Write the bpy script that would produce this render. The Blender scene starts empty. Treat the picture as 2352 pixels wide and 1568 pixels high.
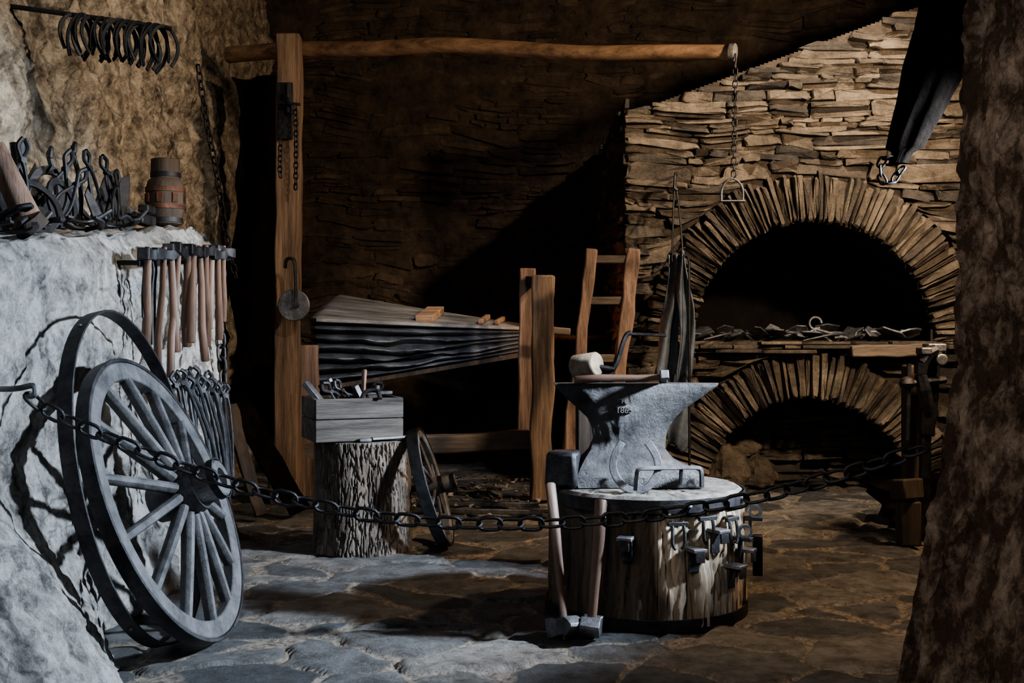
import bpy, bmesh, math, random
from mathutils import Vector, Matrix, noise, Quaternion
random.seed(7)
PI = math.pi
F = 2613.33; H = 1.15; CX = 1176; HY = 760
def P(px, py, d): return Vector(((px-CX)/F*d, d, H+(HY-py)/F*d))
V = Vector
scene = bpy.context.scene
col = scene.collection
# ------------------------------------------------------------------ materials
def mat(name, c1, c2, scale=6, rough=.75, metal=0, bump=.4, bscale=None, stretch=(1,1,1), tint=False, lo=.35, hi=.65, dist=.02, third=None, spec=.35, dark=(.30,.31,.34), grit=0, gd=.012, cracks=0):
    m = bpy.data.materials.new(name); m.use_nodes = True
    nt = m.node_tree; N = nt.nodes; L = nt.links
    b = N['Principled BSDF']
    tc = N.new('ShaderNodeTexCoord'); mp = N.new('ShaderNodeMapping'); mp.inputs['Scale'].default_value = stretch
    L.new(tc.outputs['Object'], mp.inputs['Vector'])
    n1 = N.new('ShaderNodeTexNoise'); n1.inputs['Scale'].default_value = scale; n1.inputs['Detail'].default_value = 12; n1.inputs['Roughness'].default_value = .72
    L.new(mp.outputs[0], n1.inputs['Vector'])
    cr = N.new('ShaderNodeValToRGB'); L.new(n1.outputs['Fac'], cr.inputs['Fac'])
    cr.color_ramp.elements[0].position = lo; cr.color_ramp.elements[0].color = (*c1, 1)
    cr.color_ramp.elements[1].position = hi; cr.color_ramp.elements[1].color = (*c2, 1)
    if third:
        e = cr.color_ramp.elements.new(third[0]); e.color = (*third[1], 1)
    out = cr.outputs['Color']
    if tint:
        at = N.new('ShaderNodeAttribute'); at.attribute_name = 'tint'
        r2 = N.new('ShaderNodeValToRGB'); L.new(at.outputs['Fac'], r2.inputs['Fac'])
        r2.color_ramp.elements[0].color = (*dark,1); r2.color_ramp.elements[1].color = (1,.95,.88,1)
        e = r2.color_ramp.elements.new(.5); e.color = (.66,.62,.57,1)
        mx = N.new('ShaderNodeMix'); mx.data_type = 'RGBA'; mx.blend_type = 'MULTIPLY'; mx.inputs['Factor'].default_value = 1
        L.new(out, mx.inputs['A']); L.new(r2.outputs['Color'], mx.inputs['B']); out = mx.outputs['Result']
    crk = None
    if cracks:
        wn = N.new('ShaderNodeTexNoise'); wn.inputs['Scale'].default_value = cracks*1.5; wn.inputs['Detail'].default_value = 6; L.new(tc.outputs['Object'], wn.inputs['Vector'])
        wv = N.new('ShaderNodeVectorMath'); wv.operation = 'MULTIPLY_ADD'; wv.inputs[1].default_value = (.35,.35,.35); L.new(wn.outputs['Color'], wv.inputs[0]); L.new(tc.outputs['Object'], wv.inputs[2])
        vo = N.new('ShaderNodeTexVoronoi'); vo.feature = 'DISTANCE_TO_EDGE'; vo.inputs['Scale'].default_value = cracks; L.new(wv.outputs[0], vo.inputs['Vector'])
        mr = N.new('ShaderNodeMapRange'); mr.inputs['From Max'].default_value = .04; mr.inputs['To Min'].default_value = .5; L.new(vo.outputs['Distance'], mr.inputs['Value'])
        mm2 = N.new('ShaderNodeTexNoise'); mm2.inputs['Scale'].default_value = 1.7; L.new(tc.outputs['Object'], mm2.inputs['Vector'])
        mr2 = N.new('ShaderNodeMapRange'); mr2.inputs['From Min'].default_value = .38; mr2.inputs['From Max'].default_value = .52; L.new(mm2.outputs['Fac'], mr2.inputs['Value'])
        mxx = N.new('ShaderNodeMath'); mxx.operation = 'MAXIMUM'; L.new(mr.outputs[0], mxx.inputs[0]); L.new(mr2.outputs[0], mxx.inputs[1]); crk = mxx.outputs[0]
        mx = N.new('ShaderNodeMix'); mx.data_type = 'RGBA'; mx.blend_type = 'MULTIPLY'; mx.inputs['Factor'].default_value = 1
        L.new(out, mx.inputs['A']); L.new(crk, mx.inputs['B']); out = mx.outputs['Result']
    L.new(out, b.inputs['Base Color'])
    b.inputs['Roughness'].default_value = rough; b.inputs['Metallic'].default_value = metal
    b.inputs['Specular IOR Level'].default_value = spec
    n2 = N.new('ShaderNodeTexNoise'); n2.inputs['Scale'].default_value = bscale or scale*3; n2.inputs['Detail'].default_value = 10; n2.inputs['Roughness'].default_value = .74
    L.new(mp.outputs[0], n2.inputs['Vector'])
    bp = N.new('ShaderNodeBump'); bp.inputs['Strength'].default_value = bump; bp.inputs['Distance'].default_value = dist
    hsrc = n2.outputs['Fac']
    if crk:
        a3 = N.new('ShaderNodeMath'); a3.operation = 'MULTIPLY_ADD'; a3.inputs[1].default_value = .25; L.new(crk, a3.inputs[0]); L.new(hsrc, a3.inputs[2]); hsrc = a3.outputs[0]
    L.new(hsrc, bp.inputs['Height']); nrm = bp.outputs[0]
    if grit:
        n4 = N.new('ShaderNodeTexNoise'); n4.inputs['Scale'].default_value = grit; n4.inputs['Detail'].default_value = 5; n4.inputs['Roughness'].default_value = .7
        L.new(mp.outputs[0], n4.inputs['Vector'])
        b2 = N.new('ShaderNodeBump'); b2.inputs['Strength'].default_value = .9; b2.inputs['Distance'].default_value = gd
        L.new(n4.outputs['Fac'], b2.inputs['Height']); L.new(nrm, b2.inputs['Normal']); nrm = b2.outputs[0]
    L.new(nrm, b.inputs['Normal'])
    return m
M_plaster = mat('white_plaster_rock', (.11,.105,.10), (.50,.49,.475), 9, .92, bump=1, bscale=20, dist=.05, lo=.36, hi=.60, third=(.47,(.30,.29,.28)), spec=.2, grit=70, gd=.014, cracks=3.2)
M_upper = mat('tan_rock_wall', (.07,.058,.046), (.52,.44,.345), 9, .92, bump=1, bscale=18, dist=.07, lo=.36, hi=.62, third=(.47,(.25,.205,.155)), spec=.2, grit=60, gd=.016, cracks=2.6)
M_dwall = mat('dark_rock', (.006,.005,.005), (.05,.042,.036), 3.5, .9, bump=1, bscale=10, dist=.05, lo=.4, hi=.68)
M_pillar = mat('dark_plaster_pillar', (.07,.048,.035), (.38,.30,.24), 7, .95, bump=1, bscale=16, dist=.06, lo=.46, hi=.64, spec=.1, grit=60, gd=.014, cracks=4)
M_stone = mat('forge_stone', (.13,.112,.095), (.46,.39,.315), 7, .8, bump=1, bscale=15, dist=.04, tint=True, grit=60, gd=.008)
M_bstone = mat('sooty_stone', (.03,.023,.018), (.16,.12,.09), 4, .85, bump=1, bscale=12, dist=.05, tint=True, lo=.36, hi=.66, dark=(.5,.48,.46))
M_mortar = mat('dark_mortar', (.02,.015,.012), (.07,.055,.042), 9, .95, bump=.8)
M_soot = mat('soot', (.004,.003,.003), (.014,.011,.009), 5, .95, bump=.8)
M_iron = mat('dark_iron', (.018,.018,.02), (.07,.07,.075), 14, .45, .75, bump=.5, dist=.008)
M_iron2 = mat('worn_iron', (.05,.052,.056), (.22,.22,.235), 9, .42, .8, bump=.6, bscale=30, dist=.008)
M_anvil = mat('anvil_iron', (.018,.018,.019), (.105,.103,.105), 6, .42, .6, bump=.8, bscale=18, dist=.022)
M_black = mat('black_iron', (.008,.008,.009), (.03,.03,.032), 14, .5, .6, bump=.4, dist=.006)
def wood(name, c1, c2, ax, rough=.7, bump=.5, k=14, **kw):
    s = [1,1,1]; s['xyz'.index(ax)] = .08
    return mat(name, c1, c2, k, rough, bump=bump, bscale=k*2.2, stretch=s, dist=.016, **kw)
W_post = wood('brown_post_wood', (.035,.023,.016), (.25,.165,.11), 'z', bump=.9)
W_beam = wood('orange_beam_wood', (.10,.055,.03), (.42,.26,.15), 'x')
W_grey = wood('weathered_grey_wood', (.012,.011,.011), (.13,.122,.115), 'x', bump=1, k=18)
W_wheel = mat('grey_wheel_wood', (.03,.03,.033), (.13,.13,.135), 9, .5, bump=.7, bscale=34, dist=.008)
W_dark = wood('dark_wood_z', (.012,.009,.007), (.06,.042,.030), 'z')
W_darkx = wood('dark_wood_x', (.03,.022,.016), (.15,.115,.085), 'x')
W_red = wood('reddish_wood', (.05,.03,.02), (.26,.165,.12), 'z', bump=.9)
W_hand = mat('handle_wood', (.03,.018,.013), (.14,.085,.06), 12, .5, bump=.4, stretch=(1,1,.15), dist=.006)
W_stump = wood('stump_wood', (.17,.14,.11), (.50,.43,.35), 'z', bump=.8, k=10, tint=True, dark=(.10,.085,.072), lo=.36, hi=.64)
W_bark = mat('bark', (.055,.044,.036), (.22,.185,.155), 14, .85, bump=1, bscale=34, dist=.02, stretch=(1,1,.35), lo=.36)
W_top = mat('sawn_end_wood', (.05,.048,.045), (.23,.22,.205), 11, .7, bump=1, dist=.012, lo=.38)
M_leather = mat('blue_grey_leather', (.018,.020,.024), (.075,.083,.096), 5, .34, bump=.5, bscale=14, dist=.012, spec=.5)
M_apron = mat('apron_leather', (.03,.037,.046), (.11,.128,.152), 5, .5, bump=.5, bscale=16, dist=.01)
M_hide = mat('black_leather', (.004,.003,.0025), (.014,.010,.008), 5, .95, bump=.9, bscale=14, dist=.03, spec=.02)
M_board = mat('bellows_board', (.04,.034,.03), (.26,.24,.215), 5, .55, bump=.4, stretch=(.25,1,1))
M_bronze = mat('rusty_band', (.03,.014,.009), (.12,.055,.033), 12, .5, .5, bump=.4)
M_mark = mat('stamped_metal', (.20,.20,.195), (.32,.32,.31), 12, .6, .1, bump=.1)
M_pale = mat('tan_grindstone', (.12,.095,.07), (.34,.29,.235), 12, .85, bump=.8)
M_gravel = mat('gravel', (.05,.045,.04), (.30,.27,.24), 30, .9, bump=.5)

def floor_mat():
    m = bpy.data.materials.new('slate_flagstones'); m.use_nodes = True
    nt = m.node_tree; N = nt.nodes; L = nt.links; b = N['Principled BSDF']
    tc = N.new('ShaderNodeTexCoord')
    aj = N.new('ShaderNodeAttribute'); aj.attribute_name = 'joint'
    ac = N.new('ShaderNodeAttribute'); ac.attribute_name = 'cell'
    nf = N.new('ShaderNodeTexNoise'); nf.inputs['Scale'].default_value = 9; nf.inputs['Detail'].default_value = 12; nf.inputs['Roughness'].default_value = .75
    L.new(tc.outputs['Object'], nf.inputs['Vector'])
    n3 = N.new('ShaderNodeTexNoise'); n3.inputs['Scale'].default_value = 38; n3.inputs['Detail'].default_value = 8; n3.inputs['Roughness'].default_value = .7
    L.new(tc.outputs['Object'], n3.inputs['Vector'])
    ad = N.new('ShaderNodeMath'); ad.operation = 'MULTIPLY_ADD'; ad.inputs[1].default_value = .9; ad.inputs[2].default_value = -.45
    L.new(n3.outputs['Fac'], ad.inputs[0])
    a2 = N.new('ShaderNodeMath'); a2.operation = 'ADD'; L.new(ad.outputs[0], a2.inputs[0]); L.new(aj.outputs['Fac'], a2.inputs[1])
    mk_ = N.new('ShaderNodeMapRange'); mk_.inputs['From Min'].default_value = .35; mk_.inputs['From Max'].default_value = .6; L.new(a2.outputs[0], mk_.inputs['Value'])
    cr = N.new('ShaderNodeValToRGB'); L.new(ac.outputs['Fac'], cr.inputs['Fac'])
    cr.color_ramp.elements[0].color = (.07,.075,.083,1); cr.color_ramp.elements[1].color = (.27,.255,.235,1)
    e = cr.color_ramp.elements.new(.5); e.color = (.14,.145,.152,1)
    nr = N.new('ShaderNodeValToRGB'); L.new(nf.outputs['Fac'], nr.inputs['Fac'])
    nr.color_ramp.elements[0].position = .38; nr.color_ramp.elements[0].color = (.30,.28,.26,1); nr.color_ramp.elements[1].position = .6
    mm = N.new('ShaderNodeMix'); mm.data_type = 'RGBA'; mm.blend_type = 'MULTIPLY'; mm.inputs['Factor'].default_value = 1
    L.new(cr.outputs[0], mm.inputs['A']); L.new(nr.outputs[0], mm.inputs['B'])
    jr = N.new('ShaderNodeValToRGB'); L.new(n3.outputs['Fac'], jr.inputs['Fac'])
    jr.color_ramp.elements[0].position = .38; jr.color_ramp.elements[0].color = (.07,.06,.05,1); jr.color_ramp.elements[1].position = .6; jr.color_ramp.elements[1].color = (.33,.285,.235,1)
    mx = N.new('ShaderNodeMix'); mx.data_type = 'RGBA'; L.new(mk_.outputs[0], mx.inputs['Factor'])
    L.new(jr.outputs[0], mx.inputs['A']); L.new(mm.outputs['Result'], mx.inputs['B'])
    L.new(mx.outputs['Result'], b.inputs['Base Color']); b.inputs['Roughness'].default_value = .5
    hs = N.new('ShaderNodeMath'); hs.operation = 'MULTIPLY_ADD'; hs.inputs[1].default_value = .8; L.new(n3.outputs['Fac'], hs.inputs[0]); L.new(nf.outputs['Fac'], hs.inputs[2])
    bp = N.new('ShaderNodeBump'); bp.inputs['Strength'].default_value = 1; bp.inputs['Distance'].default_value = .042
    L.new(hs.outputs[0], bp.inputs['Height']); L.new(bp.outputs[0], b.inputs['Normal'])
    return m
M_floor = floor_mat()

# ------------------------------------------------------------------ mesh builder
def spline(pts, k=6):
    pts = [V(p) for p in pts]; out = []
    for i in range(len(pts)-1):
        p0 = pts[max(i-1,0)]; p1 = pts[i]; p2 = pts[i+1]; p3 = pts[min(i+2,len(pts)-1)]
        for j in range(k):
            t = j/k
            out.append(.5*((2*p1)+(p2-p0)*t+(2*p0-5*p1+4*p2-p3)*t*t+(3*p1-p0-3*p2+p3)*t**3))
    out.append(pts[-1]); return out
class MB:
    def __init__(s): s.v = []; s.f = []; s.t = []
    def add(s, vs, fs, tint=.5):
        o = len(s.v); s.v += [V(p) for p in vs]
        for f in fs: s.f.append([i+o for i in f]); s.t.append(tint)
        return s
    def box(s, c, size, rot=None, taper=1, tint=.5):
        x, y, z = [a/2 for a in size]; vs = []
        for dz in (-1,1):
            k = taper if dz > 0 else 1
            for dx, dy in ((-1,-1),(1,-1),(1,1),(-1,1)):
                p = V((dx*x*k, dy*y*k, dz*z))
                if rot: p = rot @ p
                vs.append(p+V(c))
        return s.add(vs, [(3,2,1,0),(4,5,6,7),(0,1,5,4),(1,2,6,5),(2,3,7,6),(3,0,4,7)], tint)
    def bar(s, a, b, w, h, up=(0,0,1), tint=.5):
        a = V(a); b = V(b); t = (b-a).normalized(); u = V(up); u = (u-t*u.dot(t)).normalized(); w_ = t.cross(u)
        vs = []
        for p in (a, b):
            for i, j in ((-1,-1),(1,-1),(1,1),(-1,1)): vs.append(p+w_*i*w/2+u*j*h/2)
        return s.add(vs, [(3,2,1,0),(4,5,6,7),(0,1,5,4),(1,2,6,5),(2,3,7,6),(3,0,4,7)], tint)
    def beam(s, a, b, w, h, up=(0,0,1), n=14, amp=.006, sd=0):
        """hewn timber: a bar with slightly wandering edges"""
        a = V(a); b = V(b); t = (b-a).normalized(); u = V(up); u = (u-t*u.dot(t)).normalized(); w_ = t.cross(u); vs = []
        for k in range(n+1):
            p = a.lerp(b, k/n)
            for q, (i, j) in enumerate(((-1,-1),(1,-1),(1,1),(-1,1))):
                e1 = noise.noise(V((k*.35+sd, q*3.1, 1)))*amp*2; e2 = noise.noise(V((k*.35+sd, q*3.1, 9)))*amp*2
                vs.append(p+w_*(i*w/2+e1)+u*(j*h/2+e2))
        fs = [(3,2,1,0), tuple(n*4+i for i in range(4))]
        fs += [(k*4+i, k*4+(i+1) % 4, k*4+4+(i+1) % 4, k*4+4+i) for k in range(n) for i in range(4)]
        return s.add(vs, fs)
    def tube(s, pts, r, n=8, closed=False, sx=1, sy=1, up=None, ph=0, tint=.5):
        pts = [V(p) for p in pts]; N = len(pts)
        rr = r if isinstance(r, (list, tuple)) else [r]*N
        if len(rr) != N: rr = [rr[0]+(rr[-1]-rr[0])*i/(N-1) for i in range(N)]
        prev = None; vs = []
        for i, p in enumerate(pts):
            a = pts[(i-1) % N] if (closed or i > 0) else p
            b = pts[(i+1) % N] if (closed or i < N-1) else p
            t = (b-a).normalized() if (b-a).length > 1e-9 else V((0,0,1))
            ref = V(up) if up is not None else (prev if prev is not None else (V((0,0,1)) if abs(t.z) < .9 else V((1,0,0))))
            u = ref-t*ref.dot(t)
            if u.length < 1e-6: u = t.orthogonal()
            u.normalize(); w = t.cross(u); prev = u
            for k in range(n):
                an = 2*PI*k/n+ph
                vs.append(p+u*math.cos(an)*rr[i]*sx+w*math.sin(an)*rr[i]*sy)
        fs = []
        for i in range(N if closed else N-1):
            j = (i+1) % N
            for k in range(n):
                fs.append((i*n+k, i*n+(k+1) % n, j*n+(k+1) % n, j*n+k))
        if not closed:
            fs.append(tuple(range(n))[::-1]); fs.append(tuple((N-1)*n+k for k in range(n)))
        return s.add(vs, fs, tint)
    def lathe(s, prof, c=(0,0,0), q=None, n=24, closed=False):
        vs = []; K = len(prof)
        for (r, h) in prof:
            for k in range(n):
                a = 2*PI*k/n; p = V((r*math.cos(a), r*math.sin(a), h))
                if q: p = q @ p
                vs.append(p+V(c))
        fs = []
        for i in range(K if closed else K-1):
            j = (i+1) % K
            for k in range(n): fs.append((i*n+k, i*n+(k+1) % n, j*n+(k+1) % n, j*n+k))
        if not closed: fs.append(tuple(range(n))[::-1]); fs.append(tuple((K-1)*n+k for k in range(n)))
        return s.add(vs, fs)
    def prism(s, out, th, m=None):
        n = len(out); vs = [V((x, y, -th/2)) for x, y in out]+[V((x, y, th/2)) for x, y in out]
        if m: vs = [m @ p for p in vs]
        return s.add(vs, [tuple(range(n))[::-1], tuple(range(n, 2*n))]+[(i, (i+1) % n, n+(i+1) % n, n+i) for i in range(n)])
    def grid(s, fn, nu, nv, tf=None):
        vs = [fn(i/nu, j/nv) for i in range(nu+1) for j in range(nv+1)]
        o = len(s.v); s.v += vs
        for i in range(nu):
            for j in range(nv):
                s.f.append([o+i*(nv+1)+j, o+(i+1)*(nv+1)+j, o+(i+1)*(nv+1)+j+1, o+i*(nv+1)+j+1]); s.t.append(tf(i/nu, j/nv) if tf else .5)
        return s
RM = {}
def mk(name, mb, mt, parent=None, smooth=True, bev=0, world=True, label=None, solid=0, recalc=True):
    me = bpy.data.meshes.new(name)
    vs = mb.v
    if parent is not None and world:
        inv = RM[parent.name].inverted(); vs = [inv @ p for p in vs]
    me.from_pydata([tuple(p) for p in vs], [], mb.f)
    me.materials.append(mt)
    a = me.attributes.new('tint', 'FLOAT', 'FACE'); a.data.foreach_set('value', mb.t)
    if recalc:
        bm = bmesh.new(); bm.from_mesh(me); bmesh.ops.recalc_face_normals(bm, faces=bm.faces); bm.to_mesh(me); bm.free()
    if smooth:
        me.polygons.foreach_set('use_smooth', [True]*len(me.polygons))
        try: me.set_sharp_from_angle(angle=math.radians(38))
        except Exception: pass
    o = bpy.data.objects.new(name, me); col.objects.link(o)
    if parent is not None:
        o.parent = parent; RM[o.name] = RM[parent.name]
    else: RM[o.name] = Matrix.Identity(4)
    if bev:
        b = o.modifiers.new('bevel', 'BEVEL'); b.width = bev; b.segments = 2; b.limit_method = 'ANGLE'
    if solid:
        b = o.modifiers.new('solid', 'SOLIDIFY'); b.thickness = solid; b.offset = 0
    if label: o['label'] = label
    return o
def tag(o, label, cat, group=None):
    o['label'] = label; o['category'] = cat
    if group: o['group'] = group
    return o
def root(name, label, cat, loc=(0,0,0), q=None, group=None):
    o = bpy.data.objects.new(name, None); col.objects.link(o); o.empty_display_size = .1
    o.location = loc
    if q is not None: o.rotation_mode = 'QUATERNION'; o.rotation_quaternion = q
    RM[o.name] = Matrix.Translation(V(loc)) @ ((q.to_matrix().to_4x4()) if q is not None else Matrix.Identity(4))
    return tag(o, label, cat, group)
def dup(r0, loc, q=None, label=None, group=None, sc=None):
    r = r0.copy(); col.objects.link(r); r.location = loc
    if q is not None: r.rotation_mode = 'QUATERNION'; r.rotation_quaternion = q
    if label: r['label'] = label
    if group: r['group'] = group
    if sc: r.scale = (sc,)*3
    for ch in list(r0.children):
        c = ch.copy(); col.objects.link(c); c.parent = r
        for g in list(ch.children):
            d = g.copy(); col.objects.link(d); d.parent = c
    return r
def struct(name, mb, mt, **k):
    o = mk(name, mb, mt, **k); o['kind'] = 'structure'; return o
def Q(ax, deg): return Quaternion(ax, math.radians(deg))
def QE(x, y, z): 
    from mathutils import Euler
    return Euler((math.radians(x), math.radians(y), math.radians(z))).to_quaternion()
def fr(p, s=1, o=5): return noise.fractal(V(p)*s, 1.0, 2.0, o)
def chip(p, s, st): 
    """stepped noise: flaked stone terraces"""
    v = fr(p, s, 4)*st; f_ = math.floor(v); t = v-f_; t = max(0, min(1, (t-.35)/.3)); return (f_+t*t*(3-2*t))/st

# ------------------------------------------------------------------ where leaning wheels stand (bounds of the rim, its foot on the floor)
def fit(left, right, top, bot, cy, R0):
    rg_ = random.Random(3)
    def ev(p):
        n_ = V((math.cos(p[4])*math.cos(p[3]), math.cos(p[4])*math.sin(p[3]), math.sin(p[4]))); c = V(p[:3])
        a = n_.cross(V((0,0,1))).normalized(); b = n_.cross(a); xs = []; ys = []; mz = 9
        for k in range(60):
            t = 2*PI*k/60; q = c+(a*math.cos(t)+b*math.sin(t))*p[5]
            xs.append(CX+q.x/q.y*F); ys.append(HY-(q.z-H)/q.y*F); mz = min(mz, q.z)
        i = min(range(60), key=lambda k: ys[k]); j = max(range(60), key=lambda k: ys[k])
        return (min(xs)-left)**2+(max(xs)-right)**2+(ys[i]-top[1])**2+.3*(xs[i]-top[0])**2+(ys[j]-bot[1])**2+.3*(xs[j]-bot[0])**2+((mz-.012)*1500)**2
    cx = ((left+right)/2-CX)/F*cy
    best = [cx, cy, R0*.95, math.radians(-10), math.radians(18), R0]; be = ev(best); st = .08
    for it in range(5000):
        c = [b+rg_.gauss(0, st) for b in best]; e = ev(c)
        if e < be: best, be = c, e; st *= 1.1
        else: st = max(st*.993, .0004)
    n_ = V((math.cos(best[4])*math.cos(best[3]), math.cos(best[4])*math.sin(best[3]), math.sin(best[4])))
    if n_.x < 0: n_ = -n_
    return V(best[:3]), n_, best[5]
WC, WN, WR = fit(184, 544, (270,828), (480,1480), 4.15, .55)
RC, RN, RR = fit(148, 455, (236,714), (364,1484), 4.25, .64)
SC_, SN_, SR_ = fit(946, 1032, (950,984), (1026,1256), 5.9, .33)

# ------------------------------------------------------------------ stone maker
def stone(mb, u0, u1, v0, v1, mp, xf, dep, jit=.01, n=12, tint=None, clampf=None, tp=.6):
    cu = (u0+u1)/2; cv = (v0+v1)/2; hu = (u1-u0)/2; hv = (v1-v0)/2
    e = random.uniform(.14, .45); ring = []
    hl = random.uniform(tp, 1); hr = random.uniform(tp, 1); sh = random.uniform(-.2,.2)*hv
    for k in range(n):
        a = 2*PI*k/n+.2; c = math.cos(a); s_ = math.sin(a)
        x = math.copysign(abs(c)**e, c); y = math.copysign(abs(s_)**e, s_)
        hk = hl+(hr-hl)*(x*.5+.5)
        ring.append((cu+x*hu+random.uniform(-jit, jit)*1.8, cv+y*hv*hk+sh*x+random.uniform(-jit, jit)))
    vs = []
    tx = random.uniform(-.6,.6); ty = random.uniform(-.6,.6)
    for sc, dd in ((1, -.7), (1.0, .75), (.90, 1.0)):
        for (x, y) in ring:
            x2 = cu+(x-cu)*sc; y2 = cv+(y-cv)*sc
            X, Z = mp(x2, y2)
            if clampf: X, Z = clampf(X, Z)
            d = dep*dd
            if dd > 0: d += dep*(tx*(x-cu)/max(hu,.01)+ty*(y-cv)/max(hv,.01))*.6+random.uniform(-.12,.12)*dep
            vs.append(xf(X, d, Z))
    X, Z = mp(cu, cv)
    if clampf: X, Z = clampf(X, Z)
    vs.append(xf(X, dep*random.uniform(.85, 1.15), Z))
    fs = []
    for r in range(2):
        for k in range(n): fs.append((r*n+k, r*n+(k+1) % n, (r+1)*n+(k+1) % n, (r+1)*n+k))
    for k in range(n): fs.append((2*n+k, 2*n+(k+1) % n, 3*n))
    mb.add(vs, fs, random.random() if tint is None else tint)
def courses(mb, x0, x1, z0, z1, xf, dep=(.02,.05), skip=None, clampf=None, k=1, ww=(.12,.45), wob=.03, tp=.6):
    z = z0; row = 0
    while z < z1:
        h = k*random.choice((random.uniform(.022,.042), random.uniform(.03,.055), random.uniform(.05,.09), random.uniform(.08,.14)))
        x = x0-random.uniform(0, .05); row += 1
        while x < x1:
            w = random.uniform(*ww)*(.75+h*5)
            xe = min(x+w, x1)
            if xe-x > .03:
                mp = lambda u, v, r=row: (u, v+wob*noise.noise(V((u*1.6, v*1.2, 3.3)))+.014*noise.noise(V((u*6, v*4, 8))))
                if h < .05*k: parts = [(z, z+h)]
                elif h < .10*k:
                    s_ = random.uniform(.3,.7); parts = [(z, z+h)] if random.random() < .55 else [(z, z+h*s_), (z+h*s_, z+h)]
                else:
                    q_ = random.random(); parts = [(z, z+h)] if q_ < .45 else ([(z, z+h*.45), (z+h*.45, z+h)] if q_ < .75 else [(z, z+h*.3), (z+h*.3, z+h*.62), (z+h*.62, z+h)])
                for (a, b) in parts:
                    cx, cz = (x+xe)/2, (a+b)/2
                    if skip and skip(cx, cz): continue
                    stone(mb, x+.002, xe-.002, a-.006, b+.006, mp, xf, random.uniform(*dep), jit=min(.011, (b-a)*.16), clampf=clampf, tp=tp)
            x = xe+.001
        z += h

# ------------------------------------------------------------------ room shell
XL = -2.12; YB = 10.3; XR = 3.5; ZC = 4.5
def make_floor():
    NU, NV = 380, 320; vs = []; jt = []; cl = []
    for j in range(NV+1):
        y = 3.1*(10.4/3.1)**(j/NV)
        for i in range(NU+1):
            x = -2.6+6.2*i/NU
            wx = x+.12*noise.noise(V((x*2.2, y*2.2, 0)))+.035*noise.noise(V((x*9, y*9, 2))); wy = y+.12*noise.noise(V((x*2.2, y*2.2, 7)))+.035*noise.noise(V((x*9, y*9, 5)))
            dd, pp = noise.voronoi(V((wx*2.3, wy*3.1, 0)))
            e = dd[1]-dd[0]; k = max(0, min(1, (e-.015)/.11)); k = k*k*(3-2*k)
            p0 = pp[0]; hsh = (math.sin(p0[0]*127.1+p0[1]*311.7)*43758.5453) % 1
            tilt = ((p0[0]*7.3) % 1-.5)*(wx*2.3-p0[0])*.016+((p0[1]*5.1) % 1-.5)*(wy*3.1-p0[1])*.016
            z = -.018*(1-k)+k*((hsh-.5)*.008+tilt)+.008*chip((x, y, 0), 4, 4)+.003*fr((x, y, 4), 12, 3)-.003
            vs.append((x, y, z)); jt.append(k); cl.append(hsh)
    fs = [(j*(NU+1)+i, j*(NU+1)+i+1, (j+1)*(NU+1)+i+1, (j+1)*(NU+1)+i) for j in range(NV) for i in range(NU)]
    n0 = len(vs); vs += [(-2.6,.3,-.005),(3.6,.3,-.005),(3.6,3.1,-.005),(-2.6,3.1,-.005)]; jt += [1]*4; cl += [.5]*4; fs.append((n0,n0+1,n0+2,n0+3))
    me = bpy.data.meshes.new('floor'); me.from_pydata(vs, [], fs); me.materials.append(M_floor)
    for nm, d_ in (('joint', jt), ('cell', cl)):
        a = me.attributes.new(nm, 'FLOAT', 'POINT'); a.data.foreach_set('value', d_)
    me.polygons.foreach_set('use_smooth', [True]*len(me.polygons))
    o = bpy.data.objects.new('floor', me); col.objects.link(o); o['kind'] = 'structure'
make_floor()
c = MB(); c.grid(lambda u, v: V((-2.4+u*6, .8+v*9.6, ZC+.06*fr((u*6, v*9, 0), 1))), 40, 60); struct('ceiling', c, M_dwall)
def upw(u, v):
    y = .9+u*(YB-.9); z = v*ZC
    n = fr((y, z, 1.3), .9, 2)*.07+chip((y, z, 7.7), 2.4, 6)*.065+abs(fr((y, z, 2.7), 1.9, 3))*.04
    n += chip((y, z, 5.7), 7, 4)*.030+fr((y, z, 8.8), 20, 3)*.010
    lean = .12*max(0, z-2)
    return V((XL+n-.05-lean*.3, y, z))
w = MB(); w.grid(upw, 600, 290); struct('wall_left', w, M_upper)
def ledgeZ(y):
    z = 1.44+.11*(y-3.7)
    if y > 6.0: z -= (y-6.0)*.25
    return z
def clear(p):
    for (C, n_, R_) in ((WC, WN, WR), (RC, RN, RR)):
        rel = p-C; sd = n_.dot(rel); ip = (rel-n_*sd).length
        if sd > -.06 and ip < R_+.16:
            k = 1 if ip < R_+.02 else 1-(ip-R_-.02)/.14
            p = V((p.x-(sd+.06+.04*abs(fr((p.y, p.z, 3), 5)))/n_.x*k, p.y, p.z))
    return p
def loww(u, v):
    y = .9+u*(6.75-.9); zt = ledgeZ(y)
    if v < .85:
        z = v/.85*zt; k = max(0, 1-z/.75)
        near = max(0, min(1, (4.35-y)/.8))
        rk_ = .35+.65*min(1, k*2)
        x = -1.63+(.10+.30*near)*k**1.2
        x += fr((y, z, 4.1), 1.3, 2)*.045+chip((y, z, 9.1), 2.8, 6)*.05*rk_+chip((y, z, 6.1), 9, 4)*.018
        if y > 6.3: x -= (y-6.3)**2*1.0
        if zt-z < .06: x -= (.06-(zt-z))*.7+.03*abs(fr((y, 0, 2), 7))
        p = clear(V((x, y, z))); p.x += .009*fr((y, z, 3.1), 22, 3); return p
    t = (v-.85)/.15
    return V((-1.665-t*.55-(max(0, y-6.3)**2), y, zt+.03*fr((y, t, 3), 4)))
w = MB(); w.grid(loww, 560, 230)
endring = [loww(1, j/90) for j in range(91)]
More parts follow.
